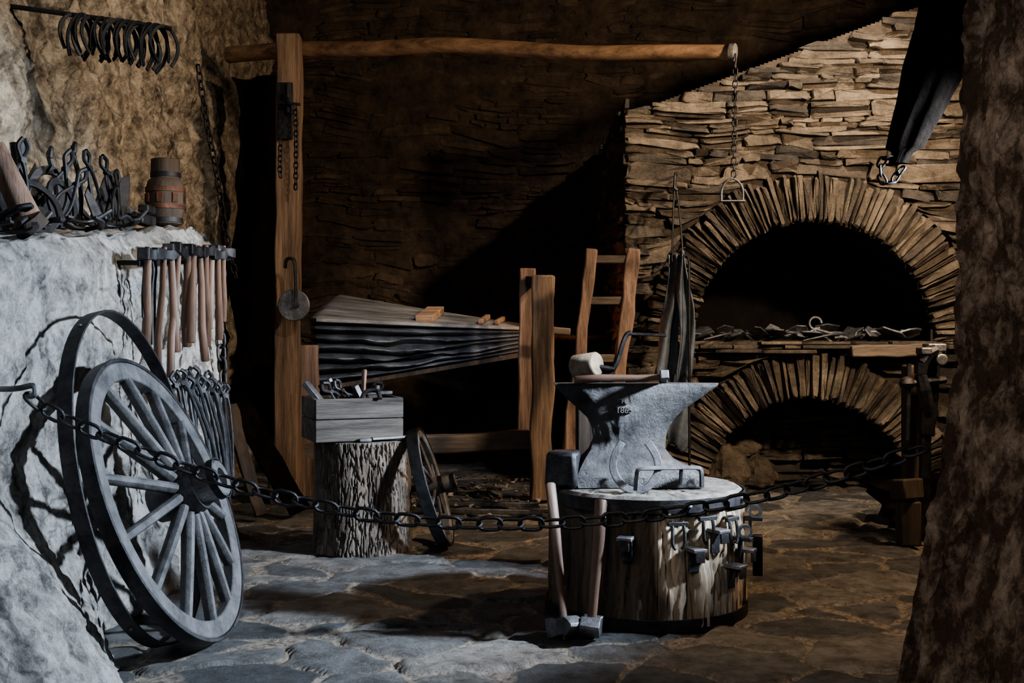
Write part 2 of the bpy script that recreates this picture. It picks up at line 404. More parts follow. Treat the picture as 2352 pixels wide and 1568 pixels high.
w.add(endring+[V((-2.2, 6.75, 0))], [tuple(range(92))])
struct('wall_left_ledge', w, M_plaster)
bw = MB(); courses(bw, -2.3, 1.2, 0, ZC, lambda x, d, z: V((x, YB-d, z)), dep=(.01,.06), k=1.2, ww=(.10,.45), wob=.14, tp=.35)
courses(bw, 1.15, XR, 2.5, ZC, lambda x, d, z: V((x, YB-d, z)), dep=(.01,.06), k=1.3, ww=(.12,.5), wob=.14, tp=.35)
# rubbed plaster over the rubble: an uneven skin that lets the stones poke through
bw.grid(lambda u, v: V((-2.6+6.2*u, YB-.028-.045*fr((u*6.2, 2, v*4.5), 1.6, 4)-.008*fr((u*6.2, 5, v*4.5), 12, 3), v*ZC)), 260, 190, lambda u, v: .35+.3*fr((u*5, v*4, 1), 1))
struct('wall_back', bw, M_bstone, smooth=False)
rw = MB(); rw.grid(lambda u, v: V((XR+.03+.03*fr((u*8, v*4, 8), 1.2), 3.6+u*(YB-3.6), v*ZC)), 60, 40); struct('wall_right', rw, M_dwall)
def pil(u, v):
    z = v*ZC; zz = max(0, z)
    pts = [(0,1.16),(.2,1.20),(.55,1.285),(.85,1.345),(1.05,1.37),(1.6,1.375),(1.9,1.38),(2.6,1.42),(5,1.50)]
    x = pts[-1][1]
    for (a, b), (c_, d_) in zip(pts, pts[1:]):
        if a <= zz <= c_: x = b+(d_-b)*(zz-a)/(c_-a); break
    n = fr((u*7, z, 5.5), 1.6, 2)*.02+chip((u*7, z, 1.5), 4, 5)*.03+fr((u*7, z, 3), 16, 3)*.01
    if u < .35: return V((XR+.1-(XR+.1-x)*(u/.35)**.8+0*n, 3.62+n*.8-.12*(u/.35)**6, z))
    t = (u-.35)/.65
    return V((x+n+.02*t, 3.5-t*2.6, z))
pm = MB(); pm.grid(pil, 360, 340); struct('wall_right_pillar', pm, M_pillar)

# ------------------------------------------------------------------ forge
FY = 8.0; FB = 10.16; FR = 3.42
UC = (2.11, 1.073); URi, URo = .842, 1.18
LC = (2.064, -.044); LRi, LRo = .72, 1.056
XF0 = .81; HZ = 1.06
def slope(x): return 2.67+(x-XF0)*.37
def fclamp(x, z):
    x = max(x, XF0-.02)
    if z > HZ:
        dx, dz = x-UC[0], z-UC[1]; r = math.hypot(dx, dz)
        if r < URo and r > 1e-6: x = UC[0]+dx/r*URo; z = UC[1]+dz/r*URo
    else:
        dx, dz = x-LC[0], z-LC[1]; r = math.hypot(dx, dz)
        if r < LRo and r > 1e-6: x = LC[0]+dx/r*LRo; z = LC[1]+dz/r*LRo
    z = min(z, slope(x)+.02)
    return x, z
def fskip(x, z):
    if z > slope(x): return True
    if z > HZ: return math.hypot(x-UC[0], z-UC[1]) < URo-.01
    return math.hypot(x-LC[0], z-LC[1]) < LRo-.01
forge = root('stone_forge', 'large stone blacksmith forge with two stacked arches and sloping hood', 'forge', (2.1, FY, 0))
fm = MB(); courses(fm, XF0, FR, 0, 3.9, lambda x, d, z: V((x, FY-d, max(z, 0))), dep=(.03,.085), skip=fskip, clampf=fclamp, ww=(.09,.5), wob=.05, tp=.7)
courses(fm, FY+.02, FB, 0, 2.7, lambda x, d, z: V((XF0-d, x, max(z, 0))), dep=(.015,.05))
mk('masonry_face', fm, M_stone, forge, smooth=False)
bk = MB(); st = .03; x = XF0
def zint(x):
    iv = [(0, slope(x))]
    def cut(iv, a, b):
        o = []
        for (p, q) in iv:
            if b <= p or a >= q: o.append((p, q)); continue
            if a > p: o.append((p, a))
            if b < q: o.append((b, q))
        return o
    if abs(x-UC[0]) < URi: iv = cut(iv, HZ, UC[1]+math.sqrt(URi**2-(x-UC[0])**2))
    if abs(x-LC[0]) < LRi: iv = cut(iv, -.1, LC[1]+math.sqrt(LRi**2-(x-LC[0])**2))
    return iv
while x < FR:
    for (a, b) in zint(x+st/2): bk.add([(x,FY-.01,a),(x+st,FY-.01,a),(x+st,FY-.01,b),(x,FY-.01,b)], [(0,1,2,3)])
    x += st
bk.add([(XF0,FY,0),(XF0,FB,0),(XF0,FB,2.67),(XF0,FY,2.67)], [(0,1,2,3)])
bk.add([(XF0,FY,2.67),(FR,FY,slope(FR)),(FR,FB,slope(FR)),(XF0,FB,2.67)], [(0,1,2,3)])
mk('mortar_core', bk, M_mortar, forge, smooth=False, recalc=False)
inn = MB()
inn.grid(lambda u, v: V((UC[0]-URi*math.cos(PI*u), FY+v*1.5, UC[1]+URi*math.sin(PI*u))), 48, 6)
inn.add([(1.2,9.5,1),(3.1,9.5,1),(3.1,9.5,2),(1.2,9.5,2)], [(0,1,2,3)])
inn.grid(lambda u, v: V((LC[0]-LRi*math.cos(PI*u), FY+v*1.2, max(0, LC[1]+LRi*math.sin(PI*u)))), 48, 6)
mk('arch_vault_lining', inn, M_soot, forge, smooth=False, recalc=False)
def inlow(x, z): return math.hypot(x-LC[0], z-LC[1]) > LRi-.03
lb = MB(); courses(lb, 1.36, 2.8, 0, .62, lambda x, d, z: V((x, 8.55-d, max(z,0))), dep=(.02,.12), k=1.1, skip=inlow)
def rock(mb, c, r, sd, t):
    vs = []
    for i in range(13):
        for j in range(20):
            th = PI*i/12; ph = 2*PI*j/20; d = V((math.sin(th)*math.cos(ph), math.sin(th)*math.sin(ph), math.cos(th)))
            k = 1+.35*chip((d.x+sd, d.y, d.z), 1.4, 4)+.08*fr((d.x, d.y+sd, d.z), 5)
            vs.append(V((c[0]+d.x*r[0]*k, c[1]+d.y*r[1]*k, max(0, c[2]+d.z*r[2]*k))))
    mb.add(vs, [(i*20+j, i*20+(j+1) % 20, (i+1)*20+(j+1) % 20, (i+1)*20+j) for i in range(12) for j in range(20)], t)
rock(lb, (1.56, 8.3, .16), (.15,.14,.19), 1.0, .9); rock(lb, (1.80, 8.36, .10), (.14,.12,.13), 4.0, .6); rock(lb, (1.72, 8.42, .28), (.12,.08,.08), 7, .8)
mk('ash_pit_stones', lb, M_stone, forge, smooth=False)
def arch(name, C, ri, ro, N_, a0, a1, lab):
    m = MB(); a = a0
    while a < a1:
        da = (a1-a0)/N_*random.uniform(.6, 1.4)
        r0 = ri+random.uniform(-.012,.012); r1 = ro+random.uniform(-.045, .02); tw = random.uniform(-.012,.012)
        mp = lambda u, v, tw=tw, rm=(ri+ro)/2: (C[0]-u*math.cos(v/ro+tw*(u-rm)*3), C[1]+u*math.sin(v/ro+tw*(u-rm)*3))
        stone(m, r0, r1, a*ro+.0035, (a+da)*ro-.0035, mp, lambda X, d, Z: V((X, FY-.01-d, max(Z, 0))), random.uniform(.055,.10), jit=.004, n=14, tint=random.uniform(.15,1), tp=.88)
        a += da
    return mk(name, m, M_stone, forge, smooth=False, label=lab)
arch('voussoir_arch', UC, URi, URo, 70, 0, PI, 'upper arch ring of thin upright slate slabs')
arch('voussoir_arch', LC, LRi, LRo, 52, .05, PI-.05, 'lower arch ring of thin upright slate slabs')
hs = MB()
for row, (zz, th_) in enumerate(((HZ-.05,.03),(HZ-.02,.03),(HZ+.005,.026))):
    x = 1.15
    while x < 3.3:
        w_ = random.uniform(.12,.38); x1 = min(x+w_, 3.33); fy = FY-.07-random.uniform(0,.10)
        outl_ = [(x+.004, fy+random.uniform(-.02,.02)), ((x+x1)/2, fy+random.uniform(-.03,.02)), (x1-.004, fy+random.uniform(-.02,.02)), (x1-.004, FY+1.3), (x+.004, FY+1.3)]
        hs.prism(outl_, th_*random.uniform(.75,1.05), Matrix.Translation((0,0,zz+random.uniform(-.003,.003)))); tt = random.random()
        for _ in range(7): hs.t[-1-_] = tt
        x = x1
mk('hearth_slab', hs, M_stone, forge, smooth=False, bev=.006)
m = MB(); m.beam(V((2.33,FY-.16,1.01)), V((2.95,FY-.16,1.02)), .10, .085, amp=.008, sd=5); mk('hearth_edge_beam', m, W_darkx, forge, bev=.01, label='thick weathered wooden edge at the right of the hearth')

# ------------------------------------------------------------------ wheels
def wheel(name, label, C, n, Rw, spokes, hubr, hubl, wmat, dish=.05, th=.034, rimw=.075, sr=.019, iron=M_iron, ang=0):
    q = V(n).normalized().to_track_quat('Z', 'Y') @ Q((0,0,1), ang)
    r = root(name, label, 'wheel', C, q)
    m = MB(); m.lathe([(Rw-.014,-th),(Rw,-th),(Rw,th),(Rw-.014,th)], n=72, closed=True); mk('iron_tyre', m, iron, r, world=False, bev=.002)
    m = MB(); m.lathe([(Rw-rimw-.014,-th*.85),(Rw-.0145,-th*.95),(Rw-.0145,th*.95),(Rw-rimw-.014,th*.85)], n=72, closed=True); mk('felloe_rim', m, wmat, r, world=False, bev=.006)
    for k in range(spokes):
        a = 2*PI*k/spokes; d = V((math.cos(a), math.sin(a), 0)); m = MB()
        m.tube(spline([d*hubr*.8+V((0,0,dish)), d*(hubr+.05)+V((0,0,dish*.9)), d*(Rw*.55)+V((0,0,dish*.5)), d*(Rw-rimw)], 4), [sr*1.1, sr*.9], 10, sx=1.15, sy=.85, up=(0,0,1))
        mk('spoke', m, wmat, r, world=False)
    h0 = dish; m = MB()
    m.lathe([(hubr*.7,h0-hubl*.5),(hubr*.85,h0-hubl*.45),(hubr,h0-hubl*.15),(hubr*1.05,h0),(hubr,h0+hubl*.15),(hubr*.86,h0+hubl*.3),(hubr*.8,h0+hubl*.6),(hubr*.74,h0+hubl*.62),(hubr*.42,h0+hubl*.62),(hubr*.38,h0+hubl*.5)], n=32)
    hb = mk('hub', m, wmat, r, world=False)
    m = MB(); m.lathe([(hubr*.84,h0+hubl*.5),(hubr*.88,h0+hubl*.5),(hubr*.88,h0+hubl*.61),(hubr*.84,h0+hubl*.61)], n=32, closed=True)
    m.lathe([(hubr*.96,h0+hubl*.17),(hubr*1.06,h0+hubl*.17),(hubr*1.0,h0+hubl*.27),(hubr*.92,h0+hubl*.27)], n=32, closed=True)
    mk('hub_band', m, iron, hb, world=False)
    return r
wheel('wagon_wheel', 'large grey wooden wagon wheel with many spokes leaning on the white wall', WC, WN, WR, 14, .088, .25, W_wheel, dish=.07, sr=.023, rimw=.068, th=.026, ang=8)
r = root('iron_tyre_hoop', 'tall bare iron tyre hoop leaning behind the wagon wheel', 'hoop', RC, RN.to_track_quat('Z','Y'))
m = MB(); m.lathe([(RR-.010,-.026),(RR,-.026),(RR,.026),(RR-.010,.026)], n=80, closed=True); mk('band', m, M_iron, r, world=False, bev=.002)
for k in range(3):
    m = MB(); m.tube([V(((RR-.018)*math.cos(k*2), (RR-.018)*math.sin(k*2), 0)), V(((RR+.005)*math.cos(k*2), (RR+.005)*math.sin(k*2), 0))], .007); mk('rivet', m, M_iron2, r, world=False)
wheel('small_cart_wheel', 'small dark cart wheel seen edge-on leaning against the right of the log', SC_, SN_, SR_, 6, .045, .19, W_wheel, dish=.02, th=.030, rimw=.042, sr=.008, iron=M_black, ang=20)

# ------------------------------------------------------------------ chains
def link_mesh(L, wr, mt):
    hw = L*.30; pts = []
    for k in range(7): a = -PI/2+PI*k/6; pts.append(V((L/2-hw+hw*math.cos(a), hw*math.sin(a), 0)))
    for k in range(7): a = PI/2+PI*k/6; pts.append(V((-L/2+hw+hw*math.cos(a), hw*math.sin(a), 0)))
    m = MB(); m.tube(pts, wr, 6, closed=True, up=(0,0,1))
    me = bpy.data.meshes.new('chain_link'); me.from_pydata([tuple(p) for p in m.v], [], m.f); me.materials.append(mt)
    me.polygons.foreach_set('use_smooth', [True]*len(me.polygons)); return me
def chain(name, label, pts, L, wr, mt, cat='chain', k=6):
    pts = spline(pts, k); loc = pts[0]; r = root(name, label, cat, loc); me = link_mesh(L, wr, mt)
    pitch = L-2*wr-.001*L; acc = [0]
    for a, b in zip(pts, pts[1:]): acc.append(acc[-1]+(b-a).length)
    n = int(acc[-1]/pitch)
    for i in range(min(n, 100)):
        s = (i+.5)*pitch; j = 0
        while j < len(acc)-2 and acc[j+1] < s: j += 1
        t = (s-acc[j])/max(1e-6, acc[j+1]-acc[j]); p = pts[j].lerp(pts[j+1], t); d = (pts[j+1]-pts[j]).normalized()
        o = bpy.data.objects.new('link', me); col.objects.link(o); o.parent = r
        q = d.to_track_quat('X', 'Z') @ Q((1,0,0), 90*(i % 2)+25+random.uniform(-8,8))
        o.rotation_mode = 'QUATERNION'; o.location = p-loc; o.rotation_quaternion = q
    return r
D = 3.45
bp_ = [(66,903),(90,930),(150,962),(250,1005),(400,1065),(520,1105),(620,1135),(720,1158),(830,1180),(950,1195),(1080,1202),(1200,1203),(1300,1200),(1400,1193),(1500,1182),(1600,1168),(1690,1152),(1780,1132),(1850,1113),(1930,1090),(1985,1074),(2060,1050),(2140,1024)]
chain('barrier_chain', 'long sagging iron barrier chain strung across the front of the forge room', [P(a, b, D) for a, b in bp_], .074, .0056, M_iron, k=3)
m = MB(); s0 = P(66, 893, D); m.tube(spline([s0+V((-.22,.02,.0)), s0+V((-.05,0,.0)), s0+V((.012,0,.01)), s0+V((.018,0,-.018)), s0+V((-.004,0,-.022))], 4), .009, 8)
tag(mk('wall_hook', m, M_iron2), 'iron hook in the left wall holding the end of the barrier chain', 'hook')
chain('hanging_chain', 'thin long chain hanging along the rough wall behind the wooden hub', [P(455,150,7.0), P(475,280,7.1), P(498,400,7.25), P(520,540,7.4), P(545,650,7.5)], .06, .006, M_black)
chain('hanging_chain', 'heavy chain hanging down beside the row of hammers', [P(512,620,6.15), P(504,700,6.15), P(508,800,6.15), P(516,920,6.15)], .085, .008, M_iron)
# ------------------------------------------------------------------ gallows post and beam
PD = 7.7
pr = root('wooden_post', 'tall square brown timber post carrying the long horizontal pole', 'post', P(662, 1150, PD))
m = MB(); a = P(660,1150,PD); b = P(666,82,PD+.02)
m.beam(a+V((0,0,.04)), b, .155, .155, up=(0,1,0), n=30, amp=.008); mk('shaft', m, W_post, pr, bev=.010)
m = MB(); m.box(P(654,1128,PD), (.19,.2,.18)); mk('foot_block', m, W_darkx, pr, bev=.02)
m = MB(); m.bar(P(655,190,PD-.09), P(655,320,PD-.09), .10, .03, up=(0,1,0)); mk('iron_strap', m, M_black, pr, bev=.004)
m = MB(); m.bar(P(650,215,PD-.12), P(662,232,PD-.2), .02, .02); m.bar(P(640,235,PD-.17), P(690,240,PD-.17), .018, .018); m.bar(P(664,190,PD-.12), P(664,260,PD-.13), .03, .03); mk('hook_bar', m, M_black, pr, bev=.003)
bm_ = root('long_pole_beam', 'long slightly bowed orange-brown wooden pole reaching right from the post', 'beam', P(1690,120,6.6))
pts = [V((-2.02,8.12,3.12)), P(690,114,7.85), P(860,112,7.6), P(1010,104,7.4), P(1180,112,7.2), P(1330,122,7.0), P(1500,120,6.8), P(1686,120,6.6)]
m = MB(); m.tube(spline(pts, 5), [.058,.044], 14); mk('pole', m, W_beam, bm_)
m = MB(); q = (P(1686,120,6.6)-P(1500,120,6.8)).to_track_quat('Z','Y'); m.lathe([(.050,-.03),(.052,0),(.045,.006)], P(1688,120,6.59), q, 20); mk('end_cap', m, W_top, bm_)
m = MB(); m.tube(spline([P(1690,122,6.55), P(1690,140,6.56), P(1689,150,6.57)], 3), .006); mk('eye_hook', m, M_iron, bm_)
chain('hanging_chain', 'fine chain dangling from the pale end of the long pole', [P(1689,142,6.57), P(1688,250,6.57), P(1685,410,6.57)], .045, .004, M_iron)
st_ = root('stirrup', 'iron stirrup hanging from the chain in front of the forge', 'stirrup', P(1681,438,6.57))
m = MB(); m.tube(spline([P(1657,462,6.57), P(1658,435,6.57), P(1668,417,6.57), P(1682,411,6.57), P(1696,417,6.57), P(1706,435,6.57), P(1706,460,6.57)], 5), .007); mk('arch', m, M_iron2, st_)
m = MB(); m.bar(P(1653,462,6.57), P(1710,462,6.57), .06, .01); mk('foot_plate', m, M_iron2, st_, bev=.003)
m = MB(); q0 = P(1684,411,6.57); m.tube([q0+V((.012*math.cos(t*PI/4),0,.012*math.sin(t*PI/4))) for t in range(8)], .004, 6, closed=True); mk('ring', m, M_iron2, st_)
chain('hanging_chain', 'short thin chain hanging on the right edge of the timber post', [P(678,240,7.52), P(680,330,7.52), P(679,435,7.52)], .045, .005, M_black)
chain('hanging_chain', 'short thin chain hanging on the left edge of the timber post', [P(645,322,7.52), P(643,380,7.52), P(645,418,7.52)], .045, .005, M_black)
dr = root('iron_disc_lever', 'round iron disc on a hooked strap fixed to the timber post', 'pulley', P(675,700,7.5))
m = MB(); m.lathe([(.1,-.012),(.105,-.008),(.105,.008),(.1,.012)], P(675,701,7.5), Q((1,0,0), 90), 36); mk('disc', m, M_iron2, dr)
m = MB(); m.tube(spline([P(655,615,7.5), P(658,597,7.48), P(668,593,7.47), P(677,603,7.46), P(679,650,7.46), P(680,698,7.46)], 4), .012, 6); mk('hook_strap', m, M_iron, dr)
m = MB(); m.lathe([(.02,-.02),(.02,.02)], P(680,700,7.47), Q((1,0,0), 90), 12); mk('bolt', m, M_iron, dr)
def hdf(u, v):
    xl = -2.02+.045*math.sin(v*8)+.05*fr((v*5, 0, 0), 1)+.03*v; xr = -1.55
    y = 8.2+.05*math.sin(u*9+v*3)+.07*fr((u*2, v*4, 0), 1)
    return V((xl+(xr-xl)*u, y, 2.98-v*2.6))
hd = MB(); hd.grid(hdf, 30, 80)
tag(mk('leather_hide', hd, M_hide, solid=.008), 'black leather hide hanging in the dark left of the post', 'hide')

# ------------------------------------------------------------------ bellows
bl = root('forge_bellows', 'huge wedge-shaped forge bellows with black pleated leather sides', 'bellows', (-.6, 8.55, .75))
BX0, BX1, BY = -1.48, .20, 8.66
def bw_(t): return .54*math.sqrt(min(1, t/.07+.25))*(1-t)**.75+.035
def topZ(t, y): return 1.245-.07*t+(y-(BY-bw_(t)))*.19*(1-.4*t)
def outl(sc=1, N_=60):
    o = []
    for i in range(N_+1): t = i/N_; o.append((t, BX0+(BX1-BX0)*t, BY-bw_(t)*sc))
    for i in range(N_, -1, -1): t = i/N_; o.append((t, BX0+(BX1-BX0)*t, BY+bw_(t)*sc))
    return o
def board(zf, th, sc=1.0):
    m = MB(); o = outl(sc); n = len(o)
    vs = [V((x, y, zf(t, y))) for t, x, y in o]+[V((x, y, zf(t, y)-th)) for t, x, y in o]
    fs = [(i, (i+1) % n, n+(i+1) % n, n+i) for i in range(n)]
    for i in range(60): fs.append((i, i+1, n-2-i, n-1-i)); fs.append((n+i, n+i+1, n+n-2-i, n+n-1-i))
    return m.add(vs, fs)
botZ = lambda t, y: .735+.27*t
mk('top_board', board(topZ, .022), M_board, bl)
mk('bottom_board', board(lambda t, y: botZ(t, y), .03, .98), W_dark, bl)
m = MB(); K = 84; vs = []; n = 0
for k in range(K+1):
    q_ = k/K
    o = outl(1.0); n = len(o)
    for i, (t, x, y) in enumerate(o):
        sag = .28*fr((x*.9, 2.2, q_*1.5), 1.0, 3)
        ph = (q_**.85*6.6+sag*(1-t)*(1-abs(2*q_-1)))*2*PI
        fold = .5+.5*math.cos(ph)
        s_ = 1.05-(.19*(1-fold**.6))-.03*fr((x*3, q_*6, 3), 1, 3)
        if k in (0, K): s_ = .97
        yy = BY+(y-BY)*s_
        z0 = topZ(t, y)-.02; z1 = botZ(t, y)
        z = z0+(z1-z0)*q_**1.02-.045*math.sin(PI*q_)*(1+.8*fr((x*1.5, q_*3, 1), 2))*math.sin(PI*min(1, t*1.1))
        vs.append(V((x, yy, z)))
fs = [(k*n+i, k*n+(i+1) % n, (k+1)*n+(i+1) % n, (k+1)*n+i) for k in range(K) for i in range(n)]
m.add(vs, fs); mk('pleated_leather', m, M_leather, bl, recalc=True)
m = MB(); m.tube([V((BX1-.03,BY,1.12)), V((.45,8.65,1.1)), V((.72,8.7,1.1))], [.06,.035], 14); mk('nozzle', m, M_iron, bl)
for (a, b, w_) in ((970,1012,.09),(1112,1124,.06),(1150,1160,.06)):
    m = MB(); t0 = ((P((a+b)/2,0,8.4).x)-BX0)/(BX1-BX0); hy = bw_(t0)
    xx = P((a+b)/2,0,8.4).x; y0 = BY-hy*.9; y1 = BY+hy*.6
    m.bar(V((xx-.05, y0, topZ(t0, y0)+.025)), V((xx+.0, y1, topZ(t0, y1)+.025)), (b-a)/F*8.4, w_*.6); mk('cross_batten', m, W_beam, bl, bev=.006)
bf = root('bellows_frame', 'rough timber frame of rail and uprights under and beside the bellows', 'frame', (-.2, 7.9, 0))
m = MB(); m.beam(P(600,1040,7.95), P(1218,1008,7.95), .12, .13); mk('rail', m, W_darkx, bf, bev=.012, label='long low horizontal rail')
m = MB(); m.beam(P(1243,1150,7.75)+V((0,0,.005)), P(1248,632,7.75), .15, .13, up=(0,1,0), amp=.014, sd=4); mk('upright', m, W_post, bf, bev=.014)
m = MB(); m.beam(P(1208,1020,8.15), P(1212,616,8.15), .12, .10, up=(0,1,0), sd=8); mk('upright', m, W_red, bf, bev=.012, label='upright lit orange')
m = MB(); m.bar(P(1215,645,8.1), P(1250,650,7.8), .06, .07); mk('brace', m, W_dark, bf, bev=.008)
m = MB(); m.beam(P(708,1140,7.94), P(708,792,7.94), .14, .10, up=(0,1,0), sd=6); mk('upright', m, W_red, bf, bev=.012, label='short pale upright beside the tall post')
m = MB(); m.bar(P(1225,755,7.85), P(1310,762,7.85), .06, .05); mk('brace', m, W_darkx, bf, bev=.008)

# rubble under the bellows
gr_ = MB()
for i in range(420):
    gx = random.uniform(-1.3,.6); gy = random.uniform(7.5,9.0) if random.random() < .8 else random.uniform(7.0,7.6); s = random.uniform(.008,.03)
    vs = [V((gx,gy,s*.3))+V((random.uniform(-1,1), random.uniform(-1,1), random.uniform(-.3,1)*.8))*s for _ in range(6)]
    gr_.add(vs, [(0,1,2),(0,2,3),(0,3,4),(0,4,1),(5,2,1),(5,3,2),(5,4,3),(5,1,4)])
o = mk('rubble', gr_, M_gravel, smooth=False); o['kind'] = 'stuff'; tag(o, 'loose gravel and stone chips on the floor under the bellows frame', 'gravel')

# ------------------------------------------------------------------ ladder-like rack
ld = root('wooden_ladder', 'short rough wooden ladder leaning between bellows and forge', 'ladder', (.4, 6.8, 0))
La, Lb = P(1358,572,7.2), P(1290,1165,6.95); Ra, Rb = P(1456,572,7.2), P(1385,1165,6.95)
Lb.z = .03; Rb.z = .03
m = MB(); m.beam(La, Lb, .075, .06, up=(0,1,0), n=16, amp=.014, sd=3); mk('side_rail', m, W_red, ld, bev=.012)
m = MB(); m.beam(Ra, Rb, .08, .06, up=(0,1,0), n=16, amp=.016, sd=13); mk('side_rail', m, W_red, ld, bev=.012)
for t in (.04,.2,.42,.6,.78):
    m = MB(); m.bar(La.lerp(Lb,t)-V((.03,0,0)), Ra.lerp(Rb,t)+V((.03,0,0)), .035, .05); mk('rung', m, W_darkx, ld, bev=.006)

# ------------------------------------------------------------------ leather apron hanging on forge
ap = root('leather_apron', 'blue-grey leather apron strips hanging by thin straps on the forge corner', 'apron', P(1552,400,7.75))
def leather(ptsL, ptsR, dd, sd):
    m = MB()
    def lerpt(pts, y):
        for (x0, y0), (x1, y1) in zip(pts, pts[1:]):
            if y0 <= y <= y1: return x0+(x1-x0)*(y-y0)/(y1-y0)
        return pts[-1][0]
    y0, y1 = ptsL[0][1], ptsL[-1][1]
    def g(u, v):
        py = y0+(y1-y0)*v; xl = lerpt(ptsL, py)+4*math.sin(v*9+sd); xr = lerpt(ptsR, py)+4*math.sin(v*7+sd*2)
        p = P(xl+(xr-xl)*u, py+10*math.sin(u*5+sd)*v, dd); p.y += .03*math.sin(u*7+v*4+sd); return p
    m.grid(g, 18, 30); mk('leather_strip', m, M_apron, ap, solid=.006)
leather([(1536,585),(1528,700),(1502,850),(1508,868)], [(1562,585),(1566,700),(1556,850),(1554,868)], 7.60, 0)
leather([(1560,575),(1558,700),(1556,850),(1560,872)], [(1574,575),(1590,700),(1594,850),(1586,872)], 7.56, 2)
leather([(1540,840),(1538,950),(1536,1030)], [(1580,840),(1584,950),(1576,1030)], 7.64, 4)
for (xa, xb) in ((1540,1544),(1568,1570)):
    m = MB(); m.tube([P(1551,415,7.70), P((xa+1549)/2+2,480,7.66), P(xb,600,7.6)], .007, 6); mk('strap', m, M_black, ap)
m = MB(); m.tube(spline([P(1554,402,7.92), P(1551,400,7.70), P(1549,430,7.68), P(1556,436,7.68)], 4), .009, 6); mk('hook', m, M_black, ap)
m = MB(); m.tube([P(1583,600,7.5), P(1584,1155,7.45)], .009, 6); m.tube(spline([P(1583,602,7.5),P(1578,585,7.5),P(1570,590,7.5)],4), .008, 6)
tag(mk('iron_poker', m, M_black), 'thin black iron poker standing beside the hanging apron', 'poker')

# ------------------------------------------------------------------ anvil stump
SC = V((.558, 4.755)); SR = .40; SZ = .512
sp = root('anvil_stump', 'broad iron-banded timber stump under the anvil', 'stump', (SC.x, SC.y, 0))
m = MB()
def stf(u, v):
    a = 2*PI*u; z = .012+v*(SZ-.03)
    gr = 1-min(1, abs(fr((math.cos(a)*3, math.sin(a)*3, z*.4), 1.2, 3))*8)
    fl = abs(math.sin(a*7.5+.5*fr((math.cos(a), math.sin(a), z), 2)))**.4 if a > PI else 1
    r = SR*(.975+.03*(1-v))+.014*fr((math.cos(a)*2.5, math.sin(a)*2.5, z*.5), 2)-.022*gr**4-.03*(1-fl)+.026*chip((math.cos(a)*1.5, math.sin(a)*1.5, z*.9), 1.8, 4)+.003*fr((math.cos(a)*9, math.sin(a)*9, z*5), 2)
    return V((SC.x+r*math.sin(a), SC.y-r*math.cos(a), z))
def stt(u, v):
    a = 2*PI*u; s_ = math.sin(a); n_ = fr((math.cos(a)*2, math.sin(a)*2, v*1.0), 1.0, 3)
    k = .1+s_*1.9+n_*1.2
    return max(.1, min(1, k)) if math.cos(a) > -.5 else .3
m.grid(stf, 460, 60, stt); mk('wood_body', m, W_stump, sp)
m = MB()
def stp(u, v):
    a = 2*PI*u; rr = SR*(1-v)*(.985+.012*fr((math.cos(a)*3, math.sin(a)*3, 0), 1.5)); x = SC.x+rr*math.sin(a); y = SC.y-rr*math.cos(a)
    ck = 1-min(1, abs(fr((math.cos(a)*2.5, math.sin(a)*2.5, rr), 1.5, 3))*9)
    return V((x, y, SZ+.002*fr((x, y, 0), 14)-.006*ck*min(1, v*8)*(1 if v < .8 else 0)-(.012 if v == 0 else 0)))
m.grid(stp, 240, 30); mk('top_face', m, W_top, sp)
m = MB(); m.lathe([(SR*1.012,SZ-.06),(SR*1.024,SZ-.06),(SR*1.024,SZ-.01),(SR*1.012,SZ-.01)], (SC.x,SC.y,0), None, 80, closed=True); mk('iron_band', m, M_iron, sp, label='upper iron band')
m = MB(); m.lathe([(SR*1.03,.0),(SR*1.05,.0),(SR*1.05,.045),(SR*1.03,.045)], (SC.x,SC.y,0), None, 80, closed=True); mk('iron_band', m, M_black, sp, label='lower iron band')
for k in range(8):
    a = k*PI/4+.3; m = MB(); pp = V((SC.x+SR*1.02*math.sin(a), SC.y-SR*1.02*math.cos(a), SZ-.035)); m.lathe([(.012,0),(.01,.012),(.004,.016)], pp, V((math.sin(a),-math.cos(a),0)).to_track_quat('Z','Y'), 10); mk('nail', m, M_iron2, sp)

# ------------------------------------------------------------------ anvil
AD = 4.72; AS = AD/F
av = root('anvil', 'large old iron anvil stamped with a date on the banded stump', 'anvil', (.49, AD, SZ))
lev = [(879,1271,1650,.056),(887,1276,1646,.058),(900,1288,1628,.058),(918,1306,1602,.058),(938,1328,1574,.056),(958,1348,1552,.056),(982,1360,1536,.058),(1008,1364,1528,.06),(1032,1354,1528,.066),(1052,1338,1544,.082),(1068,1330,1572,.10),(1080,1324,1598,.12),(1090,1322,1604,.125),(1113,1322,1604,.125)]
m = MB(); NX = 44; vs = []
for (py, xl, xr, hy) in lev:
    z = H+(HY-py)*AS; row = []
    for i in range(NX+1):
        t = i/NX
        px = xl+(xr-xl)*t; x = (px-CX)*AS
        h = hy
        if py < 1045:
            h *= min(1, (max(0, xr-px)/110)**.6 if xr > px else .02)
            h *= min(1, .72+.28*((px-xl)/60))
            h = max(h, .003)
        row.append((x, h))
    vs += [V((x, AD-h, z)) for x, h in row]+[V((x, AD+h, z)) for x, h in reversed(row)]
n = 2*(NX+1)
base = SZ+.004
zmin = min(p.z for p in vs)
vs2 = []
for i, p in enumerate(vs):
    k = .007*fr((p.x*12, p.y*12, p.z*12), 1)
    if i >= n: p = p+V((k*.8, k*(1 if p.y > AD else -1), 0))
    p.z += (base-zmin)*(1-(p.z-zmin)/.42); vs2.append(p)
L_ = len(lev)
fs = [(k*n+i, k*n+(i+1) % n, (k+1)*n+(i+1) % n, (k+1)*n+i) for k in range(L_-1) for i in range(n)]
